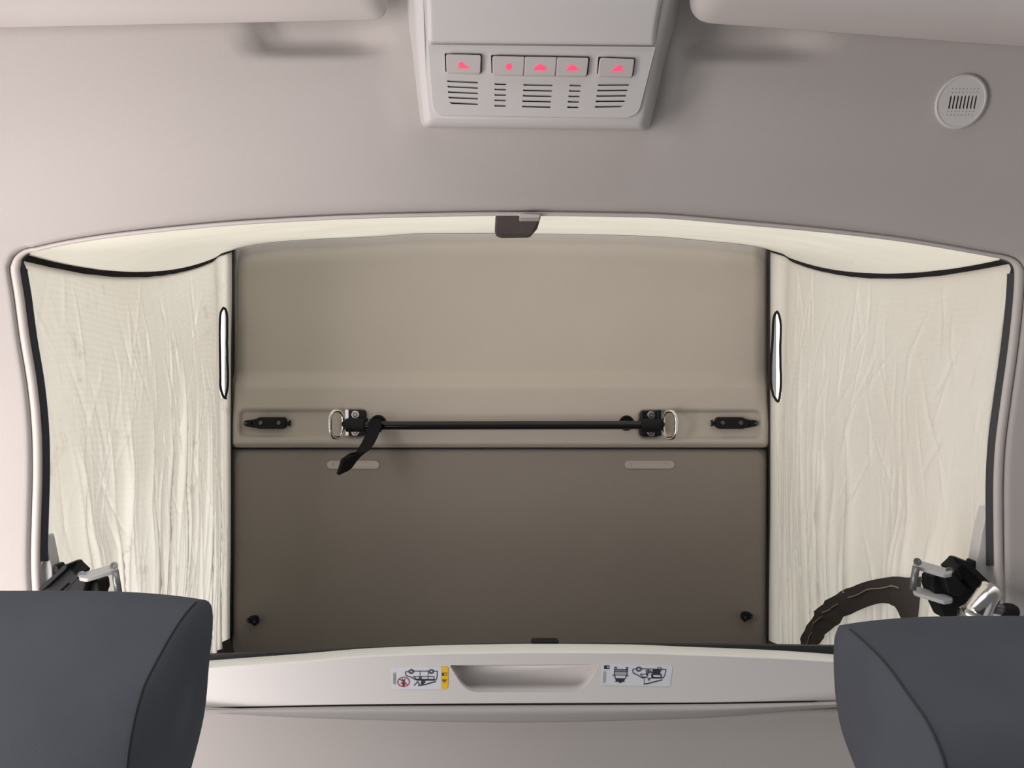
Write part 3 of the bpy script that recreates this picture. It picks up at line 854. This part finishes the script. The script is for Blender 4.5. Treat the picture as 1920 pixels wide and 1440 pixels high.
body = [(630, 335), (555, 340), (545, 370), (560, 420), (600, 450), (690, 475), (760, 520), (830, 550), (1290, 550), (1340, 540), (1360, 480), (1370, 325), (1280, 322)]
line(mb, [T1(p) for p in body], w, d); line(mb, [T1(p) for p in ((765, 322), (1140, 322))], w, d)
line(mb, [T1((925, 325)), T1((930, 545))], w*.7, d); line(mb, [T1((1130, 325)), T1((1130, 545))], w*.7, d)
line(mb, [T1(p) for p in ((755, 462), (905, 462), (915, 530), (830, 530))], w, d, True); line(mb, [T1(p) for p in ((955, 462), (1285, 462), (1285, 535), (955, 535))], w, d, True)
for cx in (700, 1215):
    band(mb, ell(T1, cx, 332, 74, 62), ell(T1, cx, 332, 50, 42), d); band(mb, ell(T1, cx, 332, 42, 36), ell(T1, cx, 332, 28, 22), d)
line(mb, [T1((880, 548)), T1((1285, 550))], 2.6, d)
line(mb, [T1(p) for p in ((780, 685), (860, 592), (900, 640), (895, 690))], w*1.2, d); line(mb, [T1((890, 692)), T1((1060, 665)), T1((1325, 588))], 2.2, d)
fill(mb, ell(T1, 985, 625, 38, 42, 14), d); line(mb, [T1((975, 560)), T1((985, 670))], 2.6, d)
line(mb, [T1(p) for p in ((1010, 575), (1045, 600), (1020, 625), (1050, 615), (1050, 570))], w, d)
# upside-down figure under the prohibition ring
fill(mb, ell(T1, 503, 680, 34, 28, 14), d); fill(mb, [T1(p) for p in ((480, 550), (530, 548), (535, 610), (520, 660), (488, 660), (472, 610))], d)
line(mb, [T1((440, 628)), T1((505, 645)), T1((565, 628))], 1.8, d); line(mb, [T1((485, 560)), T1((470, 520))], 1.4, d); line(mb, [T1((525, 560)), T1((535, 520))], 1.4, d)
put(s1, 'pictogram', mb, M['ink'])
mb = MB(); fill(mb, [T1((1488, 365)), T1((1612, 360)), T1((1612, 432)), T1((1488, 438))], d-.0002); put(s1, 'manual_symbol', mb, M['ink'])
mb = MB(); fill(mb, [T1((1545, 378)), T1((1602, 376)), T1((1602, 420)), T1((1562, 424)), T1((1545, 408))], d-.0004); put(s1, 'manual_page', mb, M['yellow'])
mb = MB(); fill(mb, [T1((1484, 540)), T1((1612, 536)), T1((1550, 630))], d-.0002); put(s1, 'warning_triangle', mb, M['ink'])
mb = MB(); line(mb, [T1((1550, 556)), T1((1550, 590))], 1.0, d-.0004); fill(mb, ell(T1, 1550, 608, 8, 8, 8), d-.0004); put(s1, 'exclamation_mark', mb, M['yellow'])
mb = MB(); band(mb, ell(T1, 500, 600, 162, 132, 36), ell(T1, 500, 600, 138, 112, 36), d-.0002); line(mb, [T1((395, 520)), T1((605, 685))], 1.8, d-.0002); put(s1, 'prohibition_ring', mb, M['inkred'])
mb = MB(); o1 = round_poly([T1((232, 355)), T1((302, 355)), T1((306, 668)), T1((238, 668))], 2.4); i1 = round_poly([T1((240, 364)), T1((294, 364)), T1((298, 660)), T1((246, 660))], 2.0)
band(mb, o1, i1, d); [line(mb, [T1((250, y)), T1((290, y + (8 if k % 2 else -6)))], 1.0, d) for k, y in enumerate(range(400, 640, 26))]; line(mb, [T1((252, 395)), T1((252, 640))], .8, d); line(mb, [T1((290, 395)), T1((292, 640))], .8, d)
put(s1, 'small_print', mb, M['inkgrey'])

s2 = sticker(round_poly([T2((238, 115)), T2((1712, 145)), T2((1650, 590)), T2((203, 560))], 4), T2, 'white instruction sticker right of the handle')
mb = MB(); w = 1.5
line(mb, [T2(p) for p in ((935, 215), (870, 222), (860, 250), (875, 305), (960, 345), (1060, 405), (1110, 405), (1165, 390), (1165, 330))], w, d)
line(mb, [T2(p) for p in ((1055, 215), (1565, 228), (1545, 340), (1510, 405), (1440, 412))], w, d)
line(mb, [T2(p) for p in ((1020, 330), (1150, 330), (1170, 350), (1160, 395), (1080, 390))], w*.8, d, True)
band(mb, ell(T2, 990, 222, 62, 54), ell(T2, 990, 222, 44, 38), d); band(mb, ell(T2, 990, 222, 36, 32), ell(T2, 990, 222, 26, 22), d)
band(mb, ell(T2, 1430, 225, 54, 48), ell(T2, 1430, 225, 40, 34), d)
fill(mb, [T2(p) for p in ((1285, 222), (1450, 225), (1442, 335), (1280, 330))], d-.0002)
line(mb, [T2(p) for p in ((1275, 330), (1465, 340), (1460, 405), (1270, 400))], 2.0, d, True); line(mb, [T2((1270, 335)), T2((1280, 400))], 3.5, d)
line(mb, [T2((1145, 255)), T2((1235, 255)), T2((1225, 305)), T2((1150, 305))], w, d, True); line(mb, [T2((1245, 285)), T2((1330, 290))], 2.4, d)
fill(mb, ell(T2, 1190, 282, 20, 18, 10), d); line(mb, [T2((1185, 215)), T2((1185, 250))], w, d); line(mb, [T2((1150, 310)), T2((1190, 350))], w, d)
line(mb, [T2((1180, 415)), T2((1240, 415))], 1.8, d); line(mb, [T2((1190, 450)), T2((1225, 450))], 1.8, d); line(mb, [T2((1260, 408)), T2((1450, 412))], 1.6, d)
line(mb, [T2((1105, 400)), T2((1105, 530))], .9, d); line(mb, [T2((1100, 538)), T2((1180, 528)), T2((1480, 450))], 2.0, d)
# van seen from the front, upside down
line(mb, [T2(p) for p in ((480, 225), (470, 330), (495, 420), (700, 425), (740, 330), (752, 235))], w, d, True)
line(mb, [T2((475, 265)), T2((745, 268))], w, d); line(mb, [T2((475, 345)), T2((735, 350))], w, d)
line(mb, [T2(p) for p in ((480, 225), (482, 180), (515, 182), (518, 225))], w, d); line(mb, [T2(p) for p in ((722, 230), (726, 185), (756, 188), (752, 235))], w, d)
band(mb, ell(T2, 452, 355, 20, 18), ell(T2, 452, 355, 12, 10), d); band(mb, ell(T2, 752, 362, 20, 18), ell(T2, 752, 362, 12, 10), d)
fill(mb, [T2(p) for p in ((490, 425), (698, 428), (680, 470), (700, 492), (472, 490), (505, 470))], d); fill(mb, ell(T2, 598, 492, 28, 26, 14), d)
line(mb, [T2((262, 152)), T2((362, 152)), T2((358, 212)), T2((262, 210))], w, d, True); fill(mb, [T2((266, 155)), T2((320, 155)), T2((318, 208)), T2((266, 208))], d)
put(s2, 'pictogram', mb, M['ink'])
mb = MB(); fill(mb, [T2((485, 240)), T2((742, 242)), T2((738, 320)), T2((480, 318))], d+.0002)
o1 = round_poly([T2((245, 265)), T2((300, 265)), T2((286, 518)), T2((226, 516))], 2.4); i1 = round_poly([T2((253, 274)), T2((292, 274)), T2((278, 508)), T2((234, 506))], 2.0)
band(mb, o1, i1, d); [line(mb, [T2((248-(y-290)*.07, y)), T2((286-(y-290)*.07, y + (8 if k % 2 else -6)))], 1.0, d) for k, y in enumerate(range(300, 490, 24))]
put(s2, 'small_print', mb, M['inkgrey'])

# ------------------------------------------------------------------ hinges at the opening's rear corners
def hinge(side):
    right = side > 0
    lab = ('black folding roof mechanism with pale link arms and chrome cylinder behind the right headrest' if right else
           'black folding roof mechanism with one pale link arm visible above the left headrest')
    X = (lambda x: x) if right else (lambda x: 1933.5 - x)
    dy = 0 if right else 7.5
    P = lambda x, y, d: px(X(x), y+dy, d-.028)
    h = thing('roof_lift_mechanism', P(1800, 1110, .93), lab, 'roof mechanism')
    def slab(name, pts, d0, d1, mat, bev=.0012):
        fr = [P(x, y, d0 if len(q) < 1 else q[0]) for x, y, *q in pts]
        mb = MB(); n = len(fr); bk = [p + Vector((0, d1-d0, 0)) for p in fr]
        mb.add(fr+bk, [tuple(range(n)), tuple(reversed(range(n, 2*n)))] + [(i, n+i, n+(i+1) % n, (i+1) % n) for i in range(n)])
        return build(name, mb, mat, h, bevel=bev)
    arm = round_poly([(1711, 1051), (1722, 1048.5), (1783, 1065), (1789, 1071), (1786, 1077), (1769, 1081.5), (1712, 1064)], 5)
    mbs = []
    # upper arm: a plate seen from its edge: top face plus thickness
    def arm_plate(dz, name):
        top = [(1711, 1054), (1716, 1050), (1723, 1050), (1780, 1066), (1787, 1070), (1785, 1075), (1770, 1077), (1714, 1060)]
        fr = [P(x, y+dz, .885 + .03*(1-(y-1050)/27)) for x, y in round_poly(top, 4)]
        mb = MB(); n = len(fr); bk = [p + Vector((0, .0, -.0045)) for p in fr]
        mb.add(fr+bk, [tuple(range(n)), tuple(reversed(range(n, 2*n)))] + [(i, n+i, n+(i+1) % n, (i+1) % n) for i in range(n)])
        return tag(build(name, mb, M['alu'], h, bevel=.0008), 'pale grey painted link arm')
    a1 = arm_plate(0, 'link_arm')
    for x, y in ((1720, 1053.5), (1780, 1070.5)):
        mb = MB(); lathe(mb, P(x, y, .893), (0, -.85, .5), [(0, .0045), (.0012, .0045), (.0012, .0025), (.0004, .002)], 16); build('rivet', mb, M['pin'], a1, smooth=False)
    arm_plate(50, 'link_arm')
    mb = MB(); a = P(1718, 1062, .895); b = P(1711, 1106, .895); lathe(mb, a, b-a, [(0, .0040), ((b-a).length, .0040)], 16); build('pin', mb, M['pin'], h)
    slab('bracket', [(1749, 1082), (1765, 1078), (1790, 1074), (1815, 1092), (1832, 1110), (1820, 1128), (1797, 1142), (1796, 1162), (1772, 1162), (1757, 1130), (1747, 1100)], .900, .925, M['blk'], .003)
    slab('cam_plate', [(1770, 1084), (1788, 1072), (1803, 1090), (1814, 1104), (1808, 1116), (1794, 1119), (1778, 1112)], .888, .902, M['blk'], .003)
    slab('rail', [(1803, 1056), (1806, 1051), (1814, 1052), (1860, 1096), (1838, 1118), (1800, 1082), (1788, 1070)], .896, .925, M['blk'], .002)
    slab('rail_lip', [(1806, 1051), (1816, 1053), (1862, 1097), (1856, 1102), (1810, 1060)], .884, .905, M['blk'], .0012)
    slab('stud', [(1823, 1060), (1827, 1052), (1833, 1051), (1833, 1066), (1826, 1068)], .905, .92, M['blk'], .001)
    slab('spur', [(1786, 1070), (1798, 1068), (1806, 1086), (1792, 1092)], .892, .905, M['blk'], .001)
    if right:
        a = P(1823.5, 1157, .850); b = P(1861, 1101, .862); ax = b-a; L_ = ax.length; R = .0133
        mb = MB(); lathe(mb, a, ax, [(0, R*.55), (.0005, R*.8), (.004, R), (L_-.004, R), (L_-.0005, R*.8), (L_, R*.5)], 40)
        cy_ = build('cylinder', mb, M['chrome'], h); tag(cy_, 'polished chrome cylinder')
        cy_.data.set_sharp_from_angle(angle=math.radians(50))
        c = P(1862, 1140, .862); e = P(1890, 1144, .862)
        mb = MB(); lathe(mb, c, e-c, [(-.012, .006), (.006, .0065), (.016, .005), ((e-c).length-.004, .005)], 20); build('knob_stem', mb, M['pin'], h)
        mb = MB(); k = P(1893, 1146, .862); ax = (e-c).normalized()
        lathe(mb, k - ax*.009, ax, [(0, .004), (.002, .0072), (.006, .0088), (.012, .0088), (.016, .007), (.018, .003)], 24)
        tag(build('knob', mb, M['blk'], h), 'round black knob')
        slab('mount_block', [(1800, 1140), (1822, 1150), (1856, 1120), (1880, 1128), (1876, 1160), (1800, 1160)], .905, .93, M['alu'], .002)
hinge(1); hinge(-1)

# ------------------------------------------------------------------ overhead console
con = thing('overhead_console', px(1018, 110, .80), 'grey plastic overhead console with five lit buttons and speaker slots', 'console')
CF = lambda x, y: DY(y) - .040
CI = lambda x, y: DY(y) - .0425
rad = [0, 0, 10, 10, 10, 10, 8, 8, 10, 10, 10, 10]
o_back = round_poly([(758, -150), (1294, -150), (1274, 0), (1262, 60), (1245, 120), (1219, 238), (1209, 246), (797, 240), (789, 232), (778, 140), (768, 60), (763, 0)], rad)
o_mid = round_poly([(776, -150), (1276, -150), (1258, 0), (1247, 60), (1234, 120), (1213, 236), (1206, 243), (801, 237), (794, 229), (785, 140), (779, 60), (776, 0)], rad)
o_front = round_poly([(787, -150), (1264, -150), (1249, 0), (1239, 60), (1227, 120), (1207, 229), (1200, 236), (806, 230), (800, 223), (792, 140), (788, 60), (786, 0)], rad)
o_in = round_poly([(794, -150), (1256, -150), (1242, 0), (1233, 60), (1221, 120), (1202, 221), (1196, 229), (811, 223), (806, 217), (799, 140), (796, 60), (794, 0)], rad)
mb = MB(); n = len(o_back)
for q, dd in ((o_back, .004), (o_back, -.004), (o_mid, -.026), (o_mid, -.030), (o_front, -.0385), (o_in, -.0400)):
    mb.v += [px(x, y, DY(y)+dd) for x, y in q]
for j in range(5):
    for i in range(n): mb.f.append((j*n+i, j*n+(i+1) % n, (j+1)*n+(i+1) % n, (j+1)*n+i))
mb.f.append(tuple(range(5*n, 6*n)))
build('housing', mb, M['console'], con)
# lid (spectacles box)
def lid(u, v):
    y = lerp(-140, 80.5 + 5*u, v); xa = lerp(797, 801.5, sstep(-140, 82, y)); xb = lerp(1247, 1229, sstep(-60, 85, y))
    x = lerp(xa, xb, u)
    e = min(u, 1-u)*(xb-xa); f_ = (1-v)*220
    d = CI(x, y) - .003 - .0035*sstep(0, 90, f_)*1.0 + .0045*(1-sstep(0, 5, e)) + .005*(1-sstep(0, 3, f_))
    return px(x, y, d)
tag(build('lid', grid(lid, 120, 60), M['console'], con), 'smooth flat lid in front of the buttons')
slots = []
for k in range(5):
    y0 = 151.7 + 10.15*k; sk = lambda a: a
    cols = ((838.5+.8*k, 896, 0), (927.5-.1*k, 949-.2*k, 3.8), (981.5-.6*k, 1036-1.0*k, 5.3), (1068-1.1*k, 1089.5-1.3*k, 6.4), (1121.5-1.5*k, 1179.5-2.6*k, 5.8))
    for c_, (xa, xb, dy) in enumerate(cols):
        tl = (xa-837)*.0 ; s_ = (2.6/58 if c_ == 0 else .02 if c_ < 4 else -.01)
        yy = y0 + dy
        if c_ == 0 and k == 4: slots.append([(xa, yy-1.6), (xb, yy+1.0), (xb, yy+4.6), (xa+5, yy+2.6)])
        elif c_ == 4 and k == 4: slots.append([(xa, yy), (xb, yy-.6), (xb-6, yy+3), (xa, yy+3.8)])
        else: slots.append([(xa, yy-(1.6 if c_ == 0 else 0)), (xb, yy+(xb-xa)*s_-(1.6 if c_ == 0 else 0)), (xb, yy+(xb-xa)*s_+3.6-(1.6 if c_ == 0 else 0)), (xa, yy+3.6-(1.6 if c_ == 0 else 0))])
wells = [round_poly([(833.5, 98.5), (904, 100), (903, 138), (835, 135.5)], 4), round_poly([(920.5, 101.5), (1106.5, 105), (1102, 141.5), (921.5, 138.5)], 4), round_poly([(1122, 105), (1192, 107.5), (1187, 143), (1119, 140.5)], 4)]
panel_poly = round_poly([(803, 84), (1229, 88), (1226, 100), (1199, 206), (1191, 215), (1176, 221), (832, 216), (818, 212), (812, 200)], [2, 2, 6, 8, 10, 14, 14, 10, 10], 4)
mb = MB(); plate(mb, [panel_poly] + [list(reversed(q)) for q in wells + slots], CI, CF)
tag(build('switch_panel', mb, M['console'], con, smooth=False), 'switch panel with rows of slots')
mb = prism(MB(), round_poly([(815, 92), (1215, 96), (1188, 210), (822, 206)], 8), lambda x, y: DY(y)-.0401, lambda x, y: DY(y)-.039)
build('grille_backing', mb, M['void'], con, smooth=False)
BF = lambda x, y: DY(y) - .0465
SF = lambda x, y: DY(y) - .0468
btn = [round_poly([(836, 101), (902, 102.5), (900.5, 137), (837, 135)], 4), round_poly([(923, 104.5), (983.5, 105.5), (981.5, 140), (923.5, 139)], [4, 0, 0, 4]),
       round_poly([(984.5, 105.5), (1044, 106.5), (1041, 141), (982.5, 140)], 0), round_poly([(1045, 106.5), (1104, 108), (1100, 142), (1042, 141)], [0, 4, 4, 0]),
       round_poly([(1125, 108), (1190, 110), (1185.5, 143.5), (1121.5, 141.5)], 4)]
B_ = [tag(build('button', prism(MB(), q, BF, lambda x, y: DY(y)-.0398), M['button'], con, bevel=.0009, smooth=True), l) for q, l in zip(btn, ('left button with lit reading lamp symbol', 'button with lit round zero symbol', 'button with lit car and door symbol', 'button with lit dome lamp symbol', 'right button with lit reading lamp symbol'))]
def sym(parent, polys):
    mb = MB()
    for q in polys: mb.add([px(x, y, SF(x, y)) for x, y in q], [tuple(range(len(q)))])
    return tag(build('symbol', mb, M['lit'], parent, smooth=False), 'glowing red symbol')
sym(B_[0], [round_poly([(857.5, 127.5), (858, 125), (863, 125.5), (858.5, 121), (859.5, 118), (864, 116), (868.5, 118.5), (871, 122), (879.5, 127.5), (879, 128.5)], 1)])
q = ell(lambda p: p, 953.5, 125, 5.6, 6.4, 24); sym(B_[1], [q])
sym(B_[2], [round_poly([(1001.5, 132), (1001, 127.5), (1004, 124.5), (1007, 123), (1011, 119.5), (1016, 122), (1020, 124), (1020, 132.5)], 1.2), [(1021, 124.5), (1023.5, 125.5), (1023.5, 132), (1021, 132.8)]])
sym(B_[3], [round_poly([(1061, 132), (1061.5, 130), (1064, 130), (1065, 126), (1070, 123), (1075, 123), (1080, 126), (1081, 130.5), (1083, 130.5), (1083.5, 132.5)], 1)]
    + [[(x-.8, y), (x+.8, y), (x2+.8, y2), (x2-.8, y2)] for x, y, x2, y2 in ((1063, 126.5, 1061, 124.5), (1067, 123, 1065.5, 121), (1072, 121.8, 1072, 119.8), (1077, 123, 1078.5, 121), (1081.5, 126.5, 1083.5, 124.5))])
sym(B_[4], [round_poly([(1145, 133), (1153, 127.5), (1156.5, 123.5), (1161, 122), (1165.5, 124), (1166.5, 127), (1162, 131), (1166.5, 131), (1167, 133.5), (1145, 134)], 1)])

# ------------------------------------------------------------------ sun visors
def visor(poly, r, lab):
    q = dense(round_poly(poly, r, 8), 3)
    cx = sum(p[0] for p in q)/len(q); cy = sum(p[1] for p in q)/len(q)
    base = px(cx, cy, D(cx, cy))
    v = thing('sun_visor', base, lab, 'sun visor')
    mb = MB(); n = len(q)
    # pillow: rings drawn in from the edge, front and back
    xa, xb = min(p[0] for p in q), max(p[0] for p in q)
    def mid_y(x):   # height of the visor's middle line
        ys = [p[1] + (r_[1]-p[1])*(x-p[0])/(r_[0]-p[0]) for p, r_ in zip(q, q[1:]+q[:1]) if (p[0]-x)*(r_[0]-x) <= 0 and p[0] != r_[0]]
        return (min(ys)+max(ys))/2
    hh = (max(p[1] for p in q)-min(p[1] for p in q))/2
    def ring(f, z):
        out = []
        for x0_, y0_ in q:
            mx = min(max(x0_, xa+hh), xb-hh); my = mid_y(mx)
            x, y = lerp(x0_, mx, f), lerp(y0_, my, f)
            out.append(px(x, y, D(x, y) - .022 - z))
        return out
    prof = [(f_, .0155*(1-(1-min(1, f_/.45))**2.6)) for f_ in (0, .008, .02, .045, .08, .13, .20, .30, .42, .6, .8, .999)]
    rows = [ring(f_, -z_) for f_, z_ in reversed(prof)] + [ring(f_, z_) for f_, z_ in prof[1:]]
    for r_ in rows: mb.v += r_
    for j in range(len(rows)-1):
        for i in range(n): mb.f.append((j*n+i, j*n+(i+1) % n, (j+1)*n+(i+1) % n, (j+1)*n+i))
    mb.f += [tuple(range(n)), tuple(reversed(range((len(rows)-1)*n, len(rows)*n)))]
    build('pad', mb, M['visor'], v)
    return v, cx, cy
def dense(P, k=24):
    out = []
    for a, b in zip(P, P[1:]+P[:1]): out += [(lerp(a[0], b[0], i/k), lerp(a[1], b[1], i/k)) for i in range(k)]
    return out
visor([(-330, -230), (727, -230), (726, 37), (0, 52), (-330, 54)], [40, 30, 30, 60, 30], 'grey padded sun visor to the left of the console')
visor([(1291, -230), (2330, -230), (2330, 112), (1920, 88), (1293, 41)], [30, 40, 40, 60, 42], 'grey padded sun visor to the right of the console')

# ------------------------------------------------------------------ round slotted cover
cx, cy = 1640+1114/6.857, 80+758/6.857
sens = thing('round_vent_cover', px(cx, cy, D(cx, cy)), 'pale round slotted cover on the headliner at the upper right', 'cover')
def tilt(r, n=48):   # oval outline of the tilted disc, r = 1 at the rim
    return [(cx + r*347/6.857*math.cos(2*PI*k/n), cy + r*(-78*math.cos(2*PI*k/n)+351*math.sin(2*PI*k/n))/6.857) for k in range(n)]
SE = lambda k: (lambda x, y: D(x, y)-k)
mb = MB(); prof = [(1.0, -.002), (1.0, .0016), (.98, .0032), (.93, .0042), (.89, .0043), (.87, .0037), (.86, .0034)]
for r, dd in prof:
    mb.v += [px(x, y, D(x, y)-dd) for x, y in tilt(r)]
for j in range(len(prof)-1):
    for i in range(48): mb.f.append((j*48+i, j*48+(i+1) % 48, (j+1)*48+(i+1) % 48, (j+1)*48+i))
build('rim', mb, M['sensor'], sens)
Z2 = lambda p: (1640+p[0]/6.857, 80+p[1]/6.857)
holes = []
for k in range(8):
    a = Vector((990+46.4*k, 688)); b = Vector((960+46.4*k, 838)); t = (b-a).normalized(); nn = Vector((-t.y, t.x)); r = 14.5
    q = []
    for j in range(7):
        an = PI*j/6; q.append(Z2(a + nn*r*math.cos(an) - t*r*math.sin(an)))
    for j in range(7):
        an = PI*j/6; q.append(Z2(b - nn*r*math.cos(an) + t*r*math.sin(an)))
    holes.append(q)
for y, x0_ in ((592, 1006), (637, 998), (882, 944), (927, 934)):
    for k in range(8):
        holes.append([Z2((x0_+46.6*k+7.5*math.cos(a), y+9*math.sin(a))) for a in [2*PI*j/8 for j in range(8)]])
mb = MB(); plate(mb, [tilt(.87)] + holes, SE(.0036), SE(.0012)); build('face', mb, M['sensor'], sens, smooth=False)
mb = prism(MB(), tilt(.85), SE(.0012), SE(-.001)); build('backing', mb, M['void'], sens, smooth=False)

# ------------------------------------------------------------------ headrests
def headrest(xin, w, sg, F, Bk, lab):
    """xin: the inner side's x; F, Bk: side profile in the depth/up plane, front face and back."""
    prof = [tuple(p) for p in smooth_path(F + Bk + F[:1], 5)[:-1]]
    n = len(prof); nf = (len(F)-1)*5
    cy_ = sum(p[0] for p in prof)/n; cz = sum(p[1] for p in prof)/n
    hw = w/2; xc = xin + sg*hw
    h = thing('headrest', (xc, cy_, cz-.10), lab, 'headrest')
    mb = MB(); st = []
    g = [(.0, .009), (.35, .0086), (.62, .0075), (.82, .0055), (.93, .0030), (.98, .0010), (1.0, -.001)]
    for sc_, bx in g: st.append((-hw-bx, sc_))
    for k in range(1, 60):
        u = -1 + 2*k/60; st.append((math.copysign(1-(1-abs(u))**1.6, u)*(hw-.002), 1.0))
    for sc_, bx in reversed(g): st.append((hw+bx, sc_))
    for X, s_ in st:
        tt = min(1, abs(X)/hw); crown = 1-tt**3.2
        for i, (y, z) in enumerate(prof):
            front = sstep(0, .25, 1-abs((i/nf)*2-1)) if i <= nf else 0
            top = math.exp(-((i if i < n/2 else i-n)/7.0)**2)
            mb.v.append(Vector((xc+X, cy_+(y-cy_)*s_ - .010*crown*front, cz+(z-cz)*s_ + .0085*crown*top)))
    m = len(st)
    for i in range(m-1):
        for k in range(n): mb.f.append((i*n+k, i*n+(k+1) % n, (i+1)*n+(k+1) % n, (i+1)*n+k))
    mb.f += [tuple(range(n)), tuple(reversed(range((m-1)*n, m*n)))]
    build('cushion', mb, M['seat'], h)
    for sx in (-1, 1):
        b = MB(); pts = []
        for k in range(5, nf+3):
            y, z = prof[k % n]; pts.append(Vector((xc+sx*(hw-.0008), y-.0002, z)))
        tube(b, pts, .0010, 6); build('seam', b, M['seam'], h)
    bz = min(p[1] for p in prof)
    for sx in (-.07, .07):
        b = MB(); a = Vector((xc+sx, cy_, bz+.02)); e = a + Vector((0, -.09, -.09)); lathe(b, a, e-a, [(0, .007), ((e-a).length, .007)], 16); build('post', b, M['chrome'], h)
headrest(-.270, .30, -1,
         [(.655, -.1915), (.635, -.1870), (.599, -.195), (.559, -.2136), (.541, -.226), (.527, -.248), (.520, -.270), (.516, -.300), (.522, -.335)],
         [(.545, -.355), (.580, -.355), (.612, -.330), (.645, -.290), (.657, -.245), (.665, -.215), (.664, -.198)],
         'dark charcoal fabric headrest at the lower left')
headrest(.286, .30, 1,
         [(.648, -.2115), (.627, -.2080), (.573, -.213), (.536, -.224), (.507, -.235), (.488, -.255), (.481, -.285), (.487, -.325)],
         [(.515, -.350), (.560, -.352), (.612, -.320), (.640, -.299), (.652, -.275), (.656, -.250), (.656, -.226)],
         'dark charcoal fabric headrest at the lower right, below the chrome cylinder')
